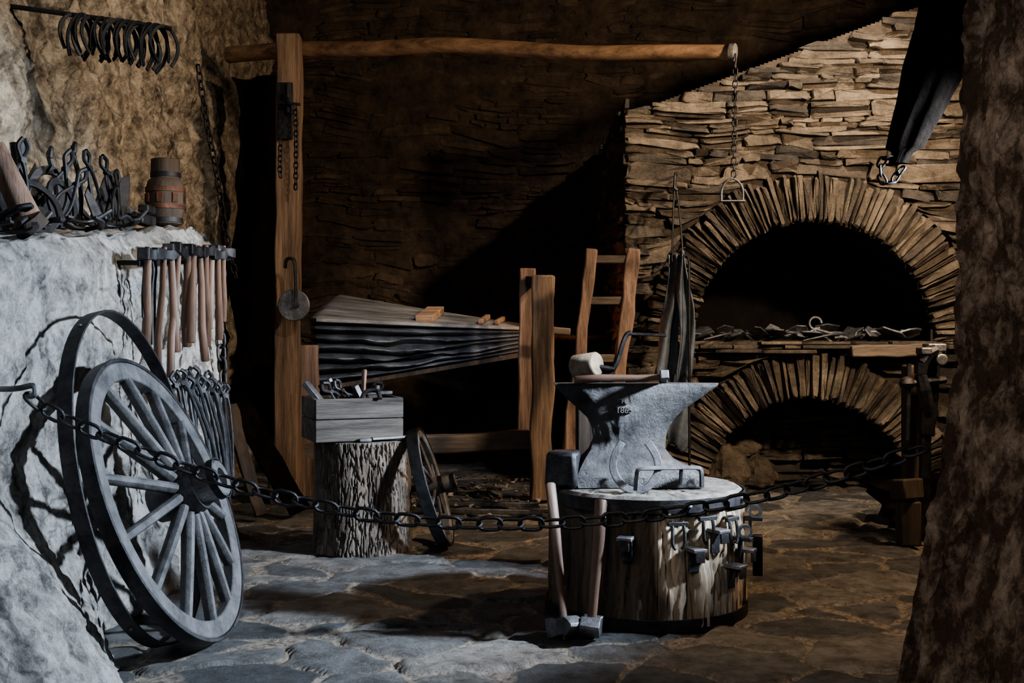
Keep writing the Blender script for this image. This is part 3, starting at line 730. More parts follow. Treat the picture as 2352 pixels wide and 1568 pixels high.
for i in range(NX): fs.append((i, i+1, n-2-i, n-1-i)); o = (L_-1)*n; fs.append((o+i, o+i+1, o+n-2-i, o+n-1-i))
m.add(vs2, fs); mk('anvil_body', m, M_anvil, av, bev=.003)
def text(s, px, py, size, parent):
    cu = bpy.data.curves.new('t', 'FONT'); cu.body = s; cu.size = size; cu.extrude = .003; cu.align_x = 'CENTER'
    to = bpy.data.objects.new('t', cu); col.objects.link(to); bpy.context.view_layer.update()
    me = bpy.data.meshes.new_from_object(to.evaluated_get(bpy.context.evaluated_depsgraph_get()))
    bpy.data.objects.remove(to)
    p = P(px, py, AD-.0605); mw = Matrix.Translation(p) @ Matrix.Rotation(PI/2, 4, 'X')
    me.transform(RM[parent.name].inverted() @ mw); me.materials.clear(); me.materials.append(M_mark)
    o = bpy.data.objects.new('stamped_marking', me); col.objects.link(o); o.parent = parent; return o
text('HR', 1437, 926, .026, av); text('1865', 1434, 948, .034, av)

def hammer(name, label, head=(.11,.04,.04), hl=.36, group=None, mh=M_iron, peen=True, hr=1.0):
    """local: handle along -Z from the head at the origin, head along X"""
    r = root(name, label, 'hammer', (0,0,0), Quaternion(), group)
    a, b, c_ = head; m = MB()
    sec = [(-.5,.85),(-.47,1),(-.22,1),(-.14,.82),(.14,.82),(.22,1)]
    sec += [(.38,.6),(.5,.18)] if peen else [(.47,1),(.5,.85)]
    vs = []
    for (t, s_) in sec:
        for (dy, dz) in ((-1,-1),(1,-1),(1,1),(-1,1)):
            vs.append(V((t*a, dy*b/2*(s_ if not peen or t < .3 else 1), dz*c_/2*s_)))
    fs = [(k*4+i, k*4+(i+1) % 4, (k+1)*4+(i+1) % 4, (k+1)*4+i) for k in range(len(sec)-1) for i in range(4)]
    fs += [(3,2,1,0), tuple((len(sec)-1)*4+i for i in range(4))]
    m.add(vs, fs); mk('head', m, mh, r, world=False, bev=.003)
    m = MB(); rr = [x_*hr for x_ in (.011,.012,.013,.015,.016,.012)]; bnd = random.uniform(-.006,.006)
    pts_ = [V((0,0,c_*.62)), V((0,0,0)), V((bnd,0,-hl*.3)), V((-bnd,bnd,-hl*.7)), V((0,0,-hl)), V((0,0,-hl-.006))]
    m.tube(pts_, rr, 10, sx=.8, sy=1.15); mk('handle', m, W_hand, r, world=False)
    return r
def tongs(name, label, ln=.45, group=None, mt=M_iron, spread=.05, jaw=.07):
    r = root(name, label, 'tongs', (0,0,0), Quaternion(), group)
    for s_ in (-1, 1):
        m = MB(); m.tube(spline([V((s_*.004,.0,.0+jaw)), V((s_*.022,0,jaw*.6)), V((s_*.012,s_*.004,.015)), V((-s_*.012,s_*.004,-.03)), V((-s_*spread*.6,0,-ln*.45)), V((-s_*spread*.5,0,-ln*.8)), V((-s_*spread*.4,0,-ln))], 4), [.0095,.006], 7)
        mk('arm', m, mt, r, world=False)
    m = MB(); m.lathe([(.011,-.012),(.013,0),(.011,.012)], (0,0,0), Q((1,0,0),90), 12); mk('rivet', m, mt, r, world=False)
    return r
def shoe_pts(s=.07):
    return spline([V((-.55*s,0,1.05*s)), V((-.9*s,0,.45*s)), V((-.95*s,0,-.2*s)), V((-.55*s,0,-.85*s)), V((0,0,-1.05*s)), V((.55*s,0,-.85*s)), V((.95*s,0,-.2*s)), V((.9*s,0,.45*s)), V((.55*s,0,1.05*s))], 4)
def horseshoe(name, label, s=.075, group=None, mt=M_iron, tk_=.17):
    m = MB(); m.tube(shoe_pts(s), s*tk_, 4, sx=.42*1.4, sy=1.3, up=(0,1,0), ph=PI/4)
    o = mk(name, m, mt, bev=.0015); tag(o, label, 'horseshoe', group); o.rotation_mode = 'QUATERNION'; return o

# on anvil: hammer
h = hammer('hammer', 'wooden-handled hammer lying across the anvil face', (.085,.036,.036), .36, mh=M_iron2, hr=.95)
h.location = P(1524,861,4.66)+V((0,0,-.008)); h.rotation_quaternion = Q((0,1,0), 88) @ Q((0,0,1), 70)
h.location.z = .934+.028
# hammers at stump foot
for (tx, ty, bx, by, lab) in ((1264,1112,1298,1428,'long-handled hammer leaning at the far left side of the anvil stump'),(1380,1150,1358,1436,'straight-handled hammer leaning on the front of the anvil stump')):
    T = P(tx, ty, 4.34 if tx > 1300 else 4.42); B = P(bx, by, 4.27); B.z = .042
    h = hammer('hammer', lab, (.15,.075,.075), (T-B).length, mh=M_iron2, hr=1.3)
    d = (B-T).normalized(); h.location = B; h.rotation_quaternion = d.to_track_quat('Z','Y') @ Q((0,0,1), 70)
# horseshoe in front of anvil, staple, swage block
o = horseshoe('horseshoe', 'open horseshoe standing upright against the front of the anvil base', .092, mt=M_iron2)
o.location = P(1460,1068,4.52)+V((0,0,.0)); o.location.z = SZ+.1; o.rotation_quaternion = QE(-14, 0, 0)
m = MB(); m.tube(spline([P(1459,1126,4.48), P(1462,1092,4.48), P(1468,1077,4.48), P(1500,1075,4.5), P(1560,1074,4.55), P(1602,1074,4.58), P(1611,1083,4.58), P(1612,1118,4.58)], 3), .010, 4, sx=1, sy=1, ph=PI/4)
m.tube([P(1565,1075,4.56), P(1563,1112,4.56)], .008, 6)
tag(mk('iron_staple', m, M_iron), 'flat iron staple with bent-down ends standing on the stump beside the horseshoe', 'staple')
m = MB(); bx = P(1296,1080,4.62); m.box((bx.x, 4.65, SZ+.077), (.135,.15,.146), Q((0,0,1),-15).to_matrix(), .9)
tag(mk('swage_block', m, M_iron, bev=.016), 'dark squat iron block at the left of the anvil foot', 'block')
# fittings pinned around the stump
def onst(px, z, out=0):
    s_ = max(-.98, min(.98, (px-1483)/226)); a = math.asin(s_); return V((SC.x+(SR*1.02+out)*math.sin(a), SC.y-(SR*1.02+out)*math.cos(a), z)), a
fit_ = [('hook',1522,.385,'double hanging iron hook pinned highest on the stump front'),('angle',1558,.285,'bent iron bracket low on the pale front of the stump'),('angle',1607,.35,'square iron clip beside the double hook on the stump'),('hook',1643,.385,'short black iron hook near the right upper band of the stump'),('angle',1648,.20,'lowest bent iron clip on the right of the stump'),('angle',1676,.25,'small iron bracket second lowest on the right of the stump'),('clamp',1702,.385,'round-headed iron clamp at the right edge of the stump'),('plate',1706,.27,'large black iron hinge plate projecting at the far right of the stump'),('angle',1418,.33,'dark iron catch on the shaded left front of the stump'),('hook',1585,.40,'small iron hook just under the upper band right of centre'),('clamp',1665,.33,'ring-headed iron pin between the hook and the right edge of the stump')]
for (kd, px, z, lab) in fit_:
    p, a = onst(px, z); o_ = V((math.sin(a), -math.cos(a), 0)); t_ = V((math.cos(a), math.sin(a), 0)); up = V((0,0,1))
    r = root('iron_'+{'hook':'hook','angle':'bracket','clamp':'clamp','plate':'gate_hinge'}[kd], lab, {'hook':'hook','angle':'bracket','clamp':'clamp','plate':'hinge'}[kd], p)
    if kd == 'hook':
        for s_ in (-1, 1):
            m = MB(); m.tube(spline([p+t_*.022*s_-o_*.02+up*.03, p+t_*.022*s_+o_*.02+up*.03, p+t_*.024*s_+o_*.03-up*.04, p+t_*.012*s_+o_*.03-up*.065], 4), .007, 6); mk('prong', m, M_iron, r)
        m = MB(); m.bar(p-t_*.04+o_*.02+up*.03, p+t_*.04+o_*.02+up*.03, .016, .016); mk('crossbar', m, M_iron, r, bev=.002)
    elif kd == 'angle':
        m = MB(); m.bar(p+o_*.008-up*.06, p+o_*.008+up*.035, .045, .008, up=o_); mk('leaf', m, M_iron, r, bev=.002)
        m = MB(); m.bar(p+up*.03-o_*.01, p+up*.03+o_*.065, .058, .014, up=up); mk('arm', m, M_iron2, r, bev=.002)
        m = MB(); m.bar(p+o_*.06-up*.015, p+o_*.06+up*.03, .04, .01, up=o_); mk('lip', m, M_iron, r, bev=.002)
    elif kd == 'clamp':
        m = MB(); m.lathe([(.018,-.012),(.028,-.012),(.028,.012),(.018,.012)], p+o_*.04+up*.03, Q((1,0,0),90), 20, closed=True); mk('ring', m, M_iron2, r)
        m = MB(); m.bar(p-o_*.02, p+o_*.07, .03, .016); m.bar(p+o_*.02-up*.08, p+o_*.02, .024, .012, up=o_); mk('arm', m, M_iron, r, bev=.002)
    else:
        m = MB(); m.bar(p+o_*.05-up*.12, p+o_*.05+up*.045, .05, .04, up=o_); mk('leaf', m, M_black, r, bev=.004)
        m = MB(); m.bar(p-o_*.015+up*.03, p+o_*.06+up*.03, .04, .02); mk('pin_arm', m, M_iron, r, bev=.002)

# ------------------------------------------------------------------ log with tool box
LC2 = V((-.795, 6.03)); LR = .252; LZ = .578
lg = root('tree_log', 'upright bark-covered log used as a stand for the tool box', 'log', (LC2.x, LC2.y, 0))
m = MB()
def lgr(a, z):
    n_ = abs(noise.noise(V((math.cos(a)*15, math.sin(a)*15, z*12.0+.5*math.sin(a*8)))))+.5*abs(noise.noise(V((math.cos(a)*30, math.sin(a)*30, z*22))))
    return min(1, n_*2.8)
def lgf(u, v):
    a = 2*PI*u; z = v*LZ
    r_ = LR*(1+.03*(1-v)**3)-.016+.018*lgr(a, z)+.01*fr((math.cos(a), math.sin(a), z), 1.4)
    return V((LC2.x+r_*math.sin(a), LC2.y-r_*math.cos(a), z))
m.grid(lgf, 560, 160); mk('bark', m, W_bark, lg)
m = MB(); m.lathe([(LR*.97,LZ-.01),(LR*.97,LZ),(LR*.5,LZ+.002)], (LC2.x,LC2.y,0), None, 48); mk('sawn_top', m, W_top, lg)
bxq = Q((0,0,1), 22); bc = V((-.845, 6.0, LZ+.004))
tb = root('tool_box', 'open weathered wooden box full of tools on top of the log', 'box', bc, bxq)
BL, BWd, BH = .46, .33, .225
for (c_, s_) in (((0,-BWd/2,BH/2),(BL,.022,BH)),((0,BWd/2,BH/2),(BL,.022,BH)),((-BL/2+.011,0,BH/2),(.022,BWd-.023,BH)),((BL/2-.011,0,BH/2),(.022,BWd-.023,BH))):
    m = MB()
    for kk in (0, 1):
        zc = BH*(.26 if kk == 0 else .76); zh = BH*(.50 if kk == 0 else .46)
        m.box((c_[0]*(1+.01*kk), c_[1]*(1+.012*kk), zc), (s_[0], s_[1], zh))
    mk('side_board', m, W_grey, tb, world=False, bev=.004)
m = MB(); m.box((0,0,.011), (BL-.05,BWd-.03,.022)); mk('bottom_board', m, W_grey, tb, world=False)
bt = Matrix.Translation(bc) @ bxq.to_matrix().to_4x4()
h = hammer('hammer', 'hammer standing in the tool box with its pale handle pointing up', (.1,.035,.035), .26)
h.location = bt @ V((.05,-.02,.1)); h.rotation_quaternion = QE(178,4,30)
for i, (lx, ly, ex, ey, ez, ln, lab) in enumerate(((-.12,-.03,15,-52,10,.3,'dark tongs leaning out over the left end of the tool box'),(-.05,.02,-10,-38,40,.3,'tongs resting at the middle left inside the tool box'),(.12,.05,20,62,-10,.26,'tongs leaning to the right inside the tool box'),(-.09,.08,30,-60,-30,.3,'tongs at the back left corner of the tool box'))):
    t = tongs('tongs', lab, ln, mt=M_iron, spread=.035); t.location = bt @ V((lx, ly, BH+.03)); t.rotation_quaternion = bxq @ QE(ex, ey, ez)
m = MB(); m.bar(bt @ V((-.18,-.08,.2)), bt @ V((-.25,-.02,.3)), .05, .03); m.bar(bt @ V((-.1,-.05,.12)), bt @ V((-.18,-.08,.2)), .025, .02)
tag(mk('iron_chisel', m, M_iron2, bev=.004), 'broad iron chisel poking from the left corner of the tool box', 'chisel')
m = MB(); m.box(bt @ V((.14,.02,.240)), (.15,.09,.02), Q((0,0,1),30).to_matrix()); m.lathe([(.02,0),(.02,.03)], bt @ V((.14,.02,.25)), None, 12)
tag(mk('iron_plate', m, M_iron, bev=.004), 'flat iron plate resting on top of the tool box at the right', 'plate')
m = MB(); m.tube(spline([bt @ V((.0,-.1,.1)), bt @ V((.03,-.13,.24)), bt @ V((.09,-.16,.26)), bt @ V((.10,-.2,.22))], 5), .012, 8)
tag(mk('iron_hook', m, M_iron), 'bent iron hook hanging over the front edge of the tool box', 'hook')
for (p0, p1, w_, lab) in ((V((-.02,.06,.12)),V((-.12,.02,.32)),.03,'square iron bar standing up at the left inside the tool box'),(V((.08,-.04,.12)),V((.0,-.06,.285)),.04,'thick iron punch leaning in the middle of the tool box')):
    m = MB(); m.bar(bt @ p0, bt @ p1, w_, w_*.7); tag(mk('iron_punch', m, M_iron2, bev=.004), lab, 'punch')
m = MB(); m.bar(V((-.72,5.83,LZ+.02)), V((-.50,5.98,LZ+.02)), .03, .014); m.bar(V((-.78,5.82,LZ+.014)), V((-.72,5.83,LZ+.014)), .022, .018)
tag(mk('iron_file', m, M_iron2, bev=.003), 'flat iron file lying on the log top in front of the box', 'file')
for (a, b, lab) in (((928,1168),(1245,1186),'long thin iron bar lying on the floor behind the log'),((950,1158),(1240,1166),'second iron bar on the floor nearer the bellows')):
    A = P(a[0],a[1],7.2); B = P(b[0],b[1],7.1); dd = 0 if 'long' in lab else .3
    A.z = B.z = .02; A.y += dd; B.y += dd; m = MB(); m.bar(A, B, .035, .03); tag(mk('iron_bar', m, M_iron2, bev=.004), lab, 'bar')

# ------------------------------------------------------------------ grindstone behind the anvil
gs = root('grindstone', 'pale round grindstone on a dark stand behind the left of the anvil', 'grindstone', (.35,5.6,0))
q = V((.75,-.6,.12)).normalized().to_track_quat('Z','Y')
m = MB(); m.lathe([(.050,-.085),(.058,-.078),(.060,.045),(.055,.052),(.02,.052)], P(1352,838,5.6), q, 36); mk('stone', m, M_pale, gs)
m = MB(); c0 = P(1352,838,5.6); m.box((c0.x,5.62,(c0.z-.07)/2), (.12,.16,c0.z-.07)); mk('stand', m, W_dark, gs, bev=.01)
m = MB(); m.tube(spline([P(1400,862,5.6), P(1418,830,5.6), P(1430,790,5.6), P(1440,768,5.6), P(1450,764,5.6)], 4), .012, 6); m.tube([P(1440,766,5.6), P(1530,770,5.6)], .008, 6); mk('crank', m, M_iron, gs)
m = MB(); m.tube([P(1352,838,5.6), P(1412,848,5.58)], .012, 8); mk('axle', m, M_iron, gs)

# ------------------------------------------------------------------ horseshoes on bar (top left)
br = root('iron_wall_bar', 'iron bar sticking out of the upper left wall and holding old horseshoes', 'bar', (-2.1,5.0,2.52))
m = MB(); m.tube([V((-2.2,4.95,2.565)), V((-1.52,5.08,2.50))], .011, 8); mk('rod', m, M_black, br)
ords = ['first','second','third','fourth','fifth','sixth','seventh','eighth','ninth','tenth','eleventh','twelfth','thirteenth','fourteenth','fifteenth','sixteenth','seventeenth','eighteenth','nineteenth']
hp = None
for i in range(19):
    X = -1.92+i*.0205; t = (X+2.2)/.68; z = 2.565-.065*t; y = 4.95+.13*t
    lab = '%s hanging horseshoe from the wall end of the iron bar' % ords[i]
    if hp is None: o = hp = horseshoe('horseshoe', lab, .088, 'horseshoes hung on the wall bar', M_black, .105)
    else: o = hp.copy(); col.objects.link(o); o['label'] = lab
    sg = random.uniform(.86,1.10); o.scale = (sg,)*3
    o.location = (X, y, z-.088*sg*1.05+.004)
    o.rotation_quaternion = Q((0,0,1), 68+random.uniform(-16,16)) @ Q((0,1,0), 180+random.uniform(-14,14)) @ Q((1,0,0), random.uniform(-12,12))

# ------------------------------------------------------------------ hammer rack
X0 = -1.53
def onX(px, py, X=X0):
    d = X*F/(px-CX); return P(px, py, d)
rk = root('hammer_rack', 'iron rail fixed along the white wall carrying a row of hammers', 'rack', onX(330,600))
A = onX(318,604); B = onX(530,592)
m = MB(); m.bar(A, B, .012, .03); mk('rail', m, M_black, rk, bev=.003)
for t in (.04,.5,.95):
    p = A.lerp(B, t); m = MB(); m.bar(p, p-V((.14,0,0)), .02, .02); mk('bracket', m, M_black, rk)
hh = [(376,.50,0),(392,.44,-3),(410,.56,-12),(430,.44,6),(444,.42,-5),(458,.52,3),(472,.46,9),(486,.38,-6),(500,.42,2),(513,.36,-4),(340,.38,1)]
for i, (px, ln, tilt) in enumerate(sorted(hh)):
    c_ = onX(px, 596, X0+.035+.02*(i % 2)); lab = '%s hammer from the left hanging on the white wall rail' % ords[i]
    h = hammer('hammer', lab, (random.uniform(.12,.17),.05,.05), ln, 'hammers on the wall rail', M_black if i % 2 else M_iron, random.random() < .6, random.uniform(.95,1.3))
    h.location = c_+V((0,0,.03+random.uniform(-.01,.015))); h.rotation_quaternion = Q((0,0,1), 75+random.uniform(-28,28)) @ Q((0,1,0), -tilt) @ Q((1,0,0), random.uniform(-4,4))
for i in range(5):
    px = 320+i*7; p = onX(px, 606, X0+.0); m = MB(); m.tube(spline([p+V((.015,0,.01)), p+V((.02,0,-.03)), p+V((.012,.004,-.12)), p+V((.016,-.004,-.22-.04*i))], 3), .0055, 6)
    tag(mk('iron_punch', m, M_black), '%s thin iron punch from the left end of the wall rail' % ords[i], 'punch', 'thin punches on the wall rail')
# tongs rack
tk = root('tongs_rack', 'low iron rail on the wall holding a bunch of tongs beside the wagon wheel', 'rack', onX(400,880,-1.5))
A = onX(388,888,-1.46); B = onX(506,902,-1.46)
m = MB(); m.bar(A, B, .012, .02); mk('rail', m, M_iron, tk)
for t in (.05,.95):
    p = A.lerp(B, t); m = MB(); m.bar(p, p-V((.17,0,0)), .018, .018); mk('bracket', m, M_iron, tk)
t0 = None
for i in range(14):
    p = A.lerp(B, (i+.5)/14)+V((.02+.015*(i % 3),0,.0)); lab = '%s pair of tongs from the left on the low wall rail' % ords[i]
    if t0 is None: t0 = t = tongs('tongs', lab, .46, 'tongs on the low wall rail', M_iron, .045, .06)
    else: t = dup(t0, p, None, lab)
    t.location = p+V((0,0,random.uniform(-.02,.04))); t.rotation_quaternion = Q((0,0,1), 40+random.uniform(-30,30)) @ Q((0,1,0), -7+random.uniform(-9,6)); s_ = random.uniform(.85,1.2); t.scale = (s_,)*3

# ------------------------------------------------------------------ leaning planks, left
for (a, b, da, db, w_, lab) in (((545,925),(690,1205),7.25,7.0,.14,'wide dark plank leaning against the wall end behind the tongs'),((525,930),(600,1180),6.98,6.84,.08,'narrow dark plank leaning left of the wide plank')):
    A = P(*a, da); B = P(*b, db); B.z = .04; m = MB(); m.beam(A, B, w_, .035, up=(.6,-1,0), amp=.01); tag(mk('dark_plank', m, M_hide if w_ > .1 else W_dark, bev=.006), lab, 'plank')

# ------------------------------------------------------------------ ledge stuff
def LP(px, X=-1.82, dz=0):
    d = X*F/(px-CX); return V((X, d, ledgeZ(d)+.02+dz))
p = LP(380, -1.84)
hb = root('wooden_wheel_hub', 'dark turned wooden wheel hub with rusty bands standing on the stone ledge', 'hub', p)
m = MB(); m.lathe([(.07,0),(.085,.01),(.09,.05),(.1,.09),(.1,.2),(.09,.235),(.075,.25),(.075,.35),(.065,.355),(.04,.355),(.04,.32)], p, None, 32); mk('body', m, W_dark, hb)
for (z, r_) in ((.03,.091),(.10,.104),(.19,.104),(.27,.079)):
    m = MB(); m.lathe([(r_-.004,z-.012),(r_,z-.012),(r_,z+.012),(r_-.004,z+.012)], p, None, 32, closed=True); mk('band', m, M_bronze if z in (.10,.19) else M_black, hb)
for k in range(8):
    a = k*PI/4; m = MB(); m.box(p+V((.1*math.cos(a), .1*math.sin(a), .145)), (.012,.028,.05), Q((0,0,1), 45*k).to_matrix()); mk('spoke_mortise', m, M_bronze, hb)
p = LP(62, -1.72)
r = root('wooden_maul', 'thick reddish wooden maul leaning at the near end of the ledge', 'maul', p)
m = MB(); m.tube(spline([onX(-12,335,-1.80), onX(30,430,-1.74), onX(72,520,-1.70)], 4), [.034,.052], 12); mk('handle', m, W_red, r)
m = MB(); A = onX(60,505,-1.7); m.tube([A, A+V((.02,.02,-.035))], [.055,.06], 14); mk('head', m, W_dark, r)
def ledge_tongs(px, X, ln, ex, ey, ez, lab, spread=.06, mt=M_iron):
    t = tongs('tongs', lab, ln, None, mt, spread, .08); b = LP(px, X)
    q = QE(ex, ey, ez); t.rotation_quaternion = q; lo = min((q @ V((0,0,-ln))).z, (q @ V((0,0,.08))).z); t.location = b+V((0,0,-lo+.005)); return t
ledge_tongs(50, -1.78, .26, 0, 6, 60, 'tongs standing upright at the near end of the ledge', mt=M_black)
ledge_tongs(150, -1.8, .25, 8, 14, 70, 'open tongs leaning back behind the ledge horseshoes', .09, M_black)
ledge_tongs(205, -1.85, .28, 0, -24, 80, 'long tongs leaning left in the middle of the ledge', .05, M_black)
ledge_tongs(245, -1.82, .28, 5, -30, 70, 'slim tongs slanting right in the middle of the ledge', .04, M_black)
ledge_tongs(110, -1.72, .3, 84, 0, 60, 'tongs lying flat at the front edge of the ledge', .06)
ledge_tongs(230, -1.70, .3, 84, 0, 40, 'tongs lying flat near the middle of the ledge edge', .06)
ledge_tongs(175, -1.76, .22, 10, 35, 75, 'short tongs slumped beside the smaller shoe on the ledge', .07, M_black)
ledge_tongs(268, -1.78, .2, -8, 24, 85, 'short dark tongs propped between wedge and iron clamp', .06, M_black)
ledge_tongs(20, -1.74, .2, 70, 10, 95, 'tongs lying nearly flat under the wooden maul', .07, M_black)
for (px, X, s, e, lab) in ((120,-1.86,.11,(10,180,60),'large arched horse shoe standing upright on the ledge'),(142,-1.80,.085,(12,170,80),'smaller shoe standing in front of the large one on the ledge'),(190,-1.72,.075,(78,0,20),'shoe lying flat on the ledge edge left of centre'),(275,-1.72,.07,(80,0,50),'shoe lying flat on the ledge edge near the wooden hub'),(30,-1.68,.07,(80,0,50),'shoe lying flat at the very near end of the ledge'),(88,-1.74,.085,(30,160,75),'tilted shoe propped between maul and large shoe')):
    o = horseshoe('horseshoe', lab, s, None, M_black if s > .08 else M_iron); q = QE(*e); o.rotation_quaternion = q
    lo = min((q @ v.co).z for v in o.data.vertices); o.location = LP(px, X, .004)+V((0,0,-lo))
for (px, py0, X, w_, hgt, tl, lab) in ((215,0,-1.9,.06,.30,-.10,'tall iron wedge blade leaning against the rough wall'),(258,0,-1.88,.10,.28,-.09,'broad iron share plate leaning right beside the wedge'),(290,0,-1.86,.07,.22,.05,'short iron plate standing next to the wooden hub'),(95,0,-1.9,.06,.28,.04,'narrow iron plate standing behind the large shoe'),(160,0,-1.93,.09,.24,.06,'dark wide iron plate at the back of the ledge pile'),(235,0,-1.8,.05,.2,.12,'small dark iron plate low in the middle of the ledge pile'),(190,0,-1.9,.12,.2,.2,'wide squat iron plate low behind the middle of the ledge pile'),(65,0,-1.9,.11,.2,-.2,'wide squat iron plate low behind the wooden maul'),(125,0,-1.78,.12,.13,.3,'lowest broad iron plate in front of the large shoe'),(20,0,-1.86,.10,.26,.1,'iron plate at the near end of the ledge behind the maul'),(310,0,-1.84,.10,.12,.2,'low iron plate lying against the foot of the wooden hub'),(240,0,-1.93,.12,.22,-.1,'squat dark iron plate behind the slanting tongs')):
    b = LP(px, X); m = MB()
    m.prism([(-w_/2,0),(w_/2,0),(w_*.4,hgt*.7),(0.02,hgt),(-w_*.3,hgt*.8)], .014, Matrix.Translation(b) @ Matrix.Rotation(math.radians(35), 4, 'Z') @ Matrix.Rotation(math.radians(80), 4, 'X') @ Matrix.Rotation(tl*3, 4, 'Z'))
    tag(mk('iron_ploughshare', m, M_black if w_ > .055 else M_iron, bev=.003), lab, 'ploughshare')
b = LP(330, -1.74); r = root('iron_clamp', 'small iron screw clamp lying on the ledge in front of the wooden hub', 'clamp', b)
m = MB(); m.box(b+V((0,0,.03)), (.06,.2,.05)); mk('frame', m, M_iron, r, bev=.008)
m = MB(); m.box(b+V((.0,.05,.085)), (.05,.12,.035)); mk('jaw', m, M_iron, r, bev=.006)
m = MB(); m.tube([b+V((0,-.14,.045)), b+V((0,-.02,.045))], .012); m.tube([b+V((-.05,-.12,.045)), b+V((.05,-.12,.045))], .006); mk('screw', m, M_iron, r)
b = LP(42, -1.84); r = root('iron_socket_fork', 'black iron fork with a round socket pointing up on the ledge', 'fork', b)
m = MB(); top = b+V((0,0,.33)); m.lathe([(.022,.0),(.03,.08),(.026,.08),(.018,.01)], top-V((0,0,.08)), None, 16); mk('socket', m, M_black, r)
for s_ in (-1,1):
    m = MB(); m.tube(spline([top-V((0,0,.08)), b+V((s_*.01,s_*.05,.17)), b+V((0,s_*.045,.0))], 4), .01); mk('tine', m, M_black, r)
for i, (px, X, ln, ez, lab) in enumerate(((170,-1.74,.3,30,'bent iron rod lying across the ledge tools left of centre'),(300,-1.70,.22,70,'short iron rod lying near the clamp on the ledge'),(75,-1.69,.26,100,'iron rod lying beside the wooden maul'))):
    b = LP(px, X, .03); m = MB(); d = V((math.cos(math.radians(ez))*.4, math.sin(math.radians(ez)), .05)).normalized()
    m.tube(spline([b-d*ln/2, b-d*ln*.2+V((0,0,.02)), b+d*ln*.2, b+d*ln/2+V((.02,0,.05))], 4), .009, 7); tag(mk('iron_rod', m, M_iron), lab, 'rod')
def hook_hook(px, top, X, lab):
    b = LP(px, X); t_ = b+V((-.02,0,top)); m = MB(); m.tube(spline([b, b+V((0,.02,top*.5)), t_-V((0,.02,.03)), t_, t_+V((.02,-.05,.0)), t_+V((.02,-.06,-.04))], 4), .011, 7)
    tag(mk('iron_hook', m, M_black), lab, 'hook')
hook_hook(182, .36, -1.9, 'tall iron hook rod standing behind the middle ledge tongs')
hook_hook(128, .33, -1.92, 'curled iron hook rod standing behind the large shoe')

# ------------------------------------------------------------------ things on the hearth
HT = HZ+.022
for i, (px, ey, s, lab) in enumerate(((1630,0,.26,'tongs lying at the left end of the hearth shelf'),(1700,30,.28,'tongs lying left of the centre of the hearth shelf'),(1790,-20,.28,'tongs lying in the centre of the hearth shelf'),(1960,15,.32,'long tongs lying right of the ringed tongs on the hearth'),(2040,-30,.28,'tongs lying at the right end of the hearth shelf'))):
    t = tongs('tongs', lab, s, None, M_iron, .09, .09); p = P(px, 770, 8.0); p.z = HT+.035
    t.location = p; t.rotation_quaternion = Q((0,0,1), ey) @ Q((0,1,0), 82) @ Q((0,0,1), 60); t.scale = (1.3,)*3
rg = root('ring_tongs', 'iron tongs with a round ring jaw raised above the hearth shelf', 'tongs', P(1872,745,7.95))
m = MB(); c_ = P(1873,742,7.93); m.tube([c_+V((.042*math.cos(k*PI/8),.0,.042*math.sin(k*PI/8))) for k in range(15)], .009, 6); mk('ring_jaw', m, M_iron2, rg)
m = MB(); m.tube([c_+V((.01,0,-.042)), P(1960,785,7.92)+V((0,0,.015))], .009, 6); m.tube([c_+V((-.02,0,-.04)), P(1915,793,7.93)+V((0,0,.015))], .009, 6); mk('arm', m, M_iron2, rg)
places = ['at the far left of','second from the left on','third from the left on','left of centre on','just left of the middle of','in the middle of','just right of the middle of','right of centre on','near the ringed tongs on','toward the right of','second from the right on','at the far right of']
for i in range(36):
    px = 1606+i*14+random.uniform(-8,8); p = P(px, 780, 7.91+random.uniform(0,.2)); p.z = HT+.012
    s = random.uniform(.05,.10); m = MB()
    out = [(s*math.cos(a)*random.uniform(.6,1.5), s*math.sin(a)*random.uniform(.4,1)) for a in [k*PI/4 for k in range(8)]]
    m.prism(out, .014, Matrix.Translation(p+V((0,0,s*.5))) @ Matrix.Rotation(random.uniform(0,6), 4, 'Z') @ Matrix.Rotation(random.uniform(.3,1.0), 4, 'X'))
    tag(mk('iron_scrap', m, M_iron2 if i % 3 else M_iron, bev=.003), 'jagged %s piece of iron scrap %s the hearth shelf' % (('front','middle','rear')[i % 3], places[i//3]), 'scrap', 'iron scraps on the hearth shelf')

# ------------------------------------------------------------------ right side: leg vise, dark block, hanging sack
VD = 6.2
vs_ = root('leg_vise', 'bulky iron leg vise with worn bright jaws beside the right pillar', 'vise', P(2125,960,VD))
m = MB(); m.beam(P(2140,812,VD), P(2126,1000,VD), .085, .075, up=(0,1,0), amp=.006); m.beam(P(2126,1000,VD), V((P(2120,0,VD).x, VD, .01)), .055, .055, up=(0,1,0), amp=.005); mk('leg', m, M_black, vs_, bev=.01)
m = MB()
prof = [(2150,802,.035),(2128,812,.05),(2116,832,.05),(2114,860,.042),(2122,895,.05),(2130,930,.042),(2136,958,.028)]
for (x0_, y0_, w0), (x1_, y1_, w1) in zip(prof, prof[1:]):
    m.tube([P(x0_,y0_,VD-.11), P(x1_,y1_,VD-.11)], [w0,w1], 8, sx=.8, sy=1.0)
mk('moving_jaw', m, M_iron, vs_)
m = MB(); m.box(P(2146,798,VD-.05), (.10,.10,.045)); m.box(P(2122,806,VD-.12), (.06,.09,.04)); m.lathe([(.028,-.03),(.034,.03)], P(2160,826,VD-.10), Q((1,0,0),90), 16); mk('jaw_block', m, M_iron2, vs_, bev=.008)
m = MB(); m.tube([P(2085,880,VD-.13), P(2170,872,VD-.05)], .020); m.lathe([(.001,-.04),(.032,-.025),(.042,0),(.032,.025),(.001,.04)], P(2083,880,VD-.13), None, 16); mk('screw', m, M_iron, vs_)
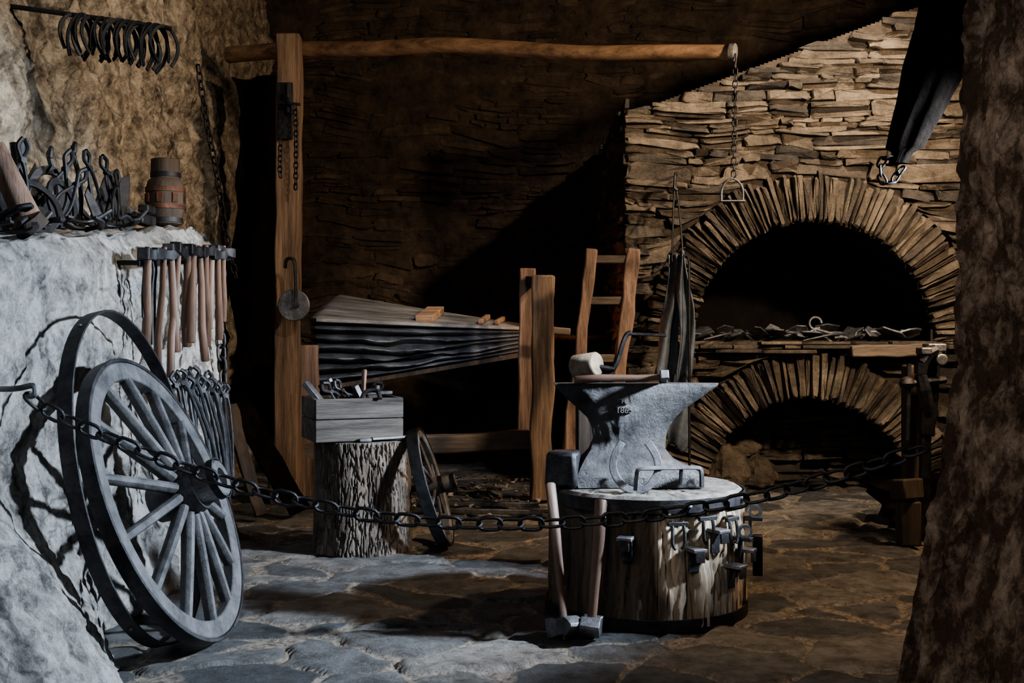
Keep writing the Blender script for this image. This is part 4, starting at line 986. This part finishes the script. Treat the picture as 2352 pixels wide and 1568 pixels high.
m = MB(); m.tube([P(2088,835,VD-.13), P(2084,1010,VD-.13)], .013); mk('handle', m, M_iron, vs_)
m = MB(); m.box((P(2105,0,6.36).x, 6.38, .48), (.12,.13,.96)); mk('backing_post', m, W_dark, vs_, bev=.012)
m = MB(); rock(m, (2.62, 6.80, .10), (.50,.26,.22), 2.0, .3)
tag(mk('dark_stump', m, M_hide, smooth=False), 'low black lumpy stump in the dark at the foot of the vise', 'stump')
m = MB(); p = P(2070,1105,6.2); m.box((p.x,6.12,.30), (.14,.12,.11), (Q((0,0,1),25) @ Q((1,0,0),-8)).to_matrix()); m.box((p.x+.01,6.12,.12), (.11,.11,.24))
tag(mk('wooden_block', m, W_dark, bev=.01), 'small weathered wooden block standing at the foot of the vise', 'block')
SD = 4.6
sk = root('leather_sack', 'black stiff leather sack hanging point down from the ceiling at upper right', 'sack', P(2120,0,SD))
def skf(u, v):
    a = 2*PI*u; py = -700+v*1075
    L0 = 2112-(max(0, py)/375)**1.1*84+(-.08*min(0, py)); R0_ = 2262-(max(0, py)/375)**1.4*165
    cx = (L0+R0_)/2; w_ = (R0_-L0)/2/F*SD*(1 if v < .97 else .6); c_ = P(cx, py, SD)
    k = 1+.06*math.sin(a*6+v*9)+.10*fr((math.cos(a)*2, math.sin(a)*2, v*8), 1)
    return c_+V((w_*math.cos(a)*k, w_*math.sin(a)*k*.6, 0))
m = MB(); m.grid(skf, 80, 90); m.add([skf(u/20, 1) for u in range(20)], [tuple(range(20))]); mk('body', m, M_hide, sk)
chain('hanging_chain', 'dark looped chain dangling under the tip of the leather sack', [P(2050,362,SD), P(2030,365,SD), P(2022,385,SD), P(2028,415,SD), P(2048,418,SD), P(2062,400,SD), P(2085,372,SD)], .045, .005, M_black)

# ------------------------------------------------------------------ lights
def lamp(kind, loc, tgt, power, colr, size=.3, cone=None, blend=.5, name='lamp'):
    l = bpy.data.lights.new(name, kind); l.energy = power; l.color = colr
    if kind == 'AREA': l.size = size
    else: l.shadow_soft_size = size
    if kind == 'SPOT': l.spot_size = math.radians(cone); l.spot_blend = blend
    o = bpy.data.objects.new(name, l); col.objects.link(o); o.location = loc
    o.rotation_euler = (V(tgt)-V(loc)).to_track_quat('-Z', 'Y').to_euler(); return o
lamp('SPOT', (2.9,5.0,2.83), (.3,8.6,2.0), 800, (1,.77,.54), .12, 105, .5, 'warm_window_light')
lamp('SPOT', (2.5,6.5,4.1), (1.9,8,2.3), 660, (1,.83,.64), .06, 75, .7, 'hood_fill')  # added unseen spot, grazes the forge face from above to bring out relief
lamp('SPOT', (2.9,5.4,3.2), (1.35,5.6,0), 600, (1,.68,.40), .1, 66, .7, 'warm_floor_fill')  # extra spot added to warm the floor on the right, no fixture there
lamp('SPOT', (2.85,4.35,2.0), (-1.6,4.75,.55), 2600, (.74,.86,1), .12, 50, .5, 'cool_daylight')
lamp('SPOT', (1.2,3.7,4.2), (-2.1,5.6,2.5), 700, (1,.89,.74), .08, 60, .7, 'upper_wall_fill')  # added fill spot that brightens the upper left wall, not an opening
lamp('SPOT', (.5,5.3,2.9), (-.75,8.2,1.05), 460, (.78,.88,1), .06, 30, .8, 'bellows_fill')  # added cool spot giving the bellows leather its highlights
lamp('AREA', (-.6,.6,2.6), (.6,5,.7), 34, (.84,.90,1), 1.0, name='camera_side_fill')  # soft fill added behind the camera for the anvil front
lamp('SPOT', (-1.0,2.0,2.4), (1.4,3.0,.8), 130, (1,.80,.60), .2, 75, .8, name='pillar_fill')  # unseen spot added to lift the dark pillar face
lamp('POINT', (.42,8.15,1.2), (0,0,0), 4.5, (1,.30,.07), .05, name='ember_glow')
w = bpy.data.worlds.new('world'); scene.world = w; w.use_nodes = True
w.node_tree.nodes['Background'].inputs[0].default_value = (.68,.62,.57,1); w.node_tree.nodes['Background'].inputs[1].default_value = .024
try:
    scene.view_settings.view_transform = 'AgX'; scene.view_settings.look = 'AgX - Medium High Contrast'
except Exception: pass
# ------------------------------------------------------------------ camera
cd = bpy.data.cameras.new('camera'); cd.lens = 40; cd.sensor_width = 36; cd.shift_y = -24/2352; cd.clip_start = .05
co = bpy.data.objects.new('camera', cd); col.objects.link(co); co.location = (0,0,H); co.rotation_euler = (PI/2,0,0); scene.camera = co
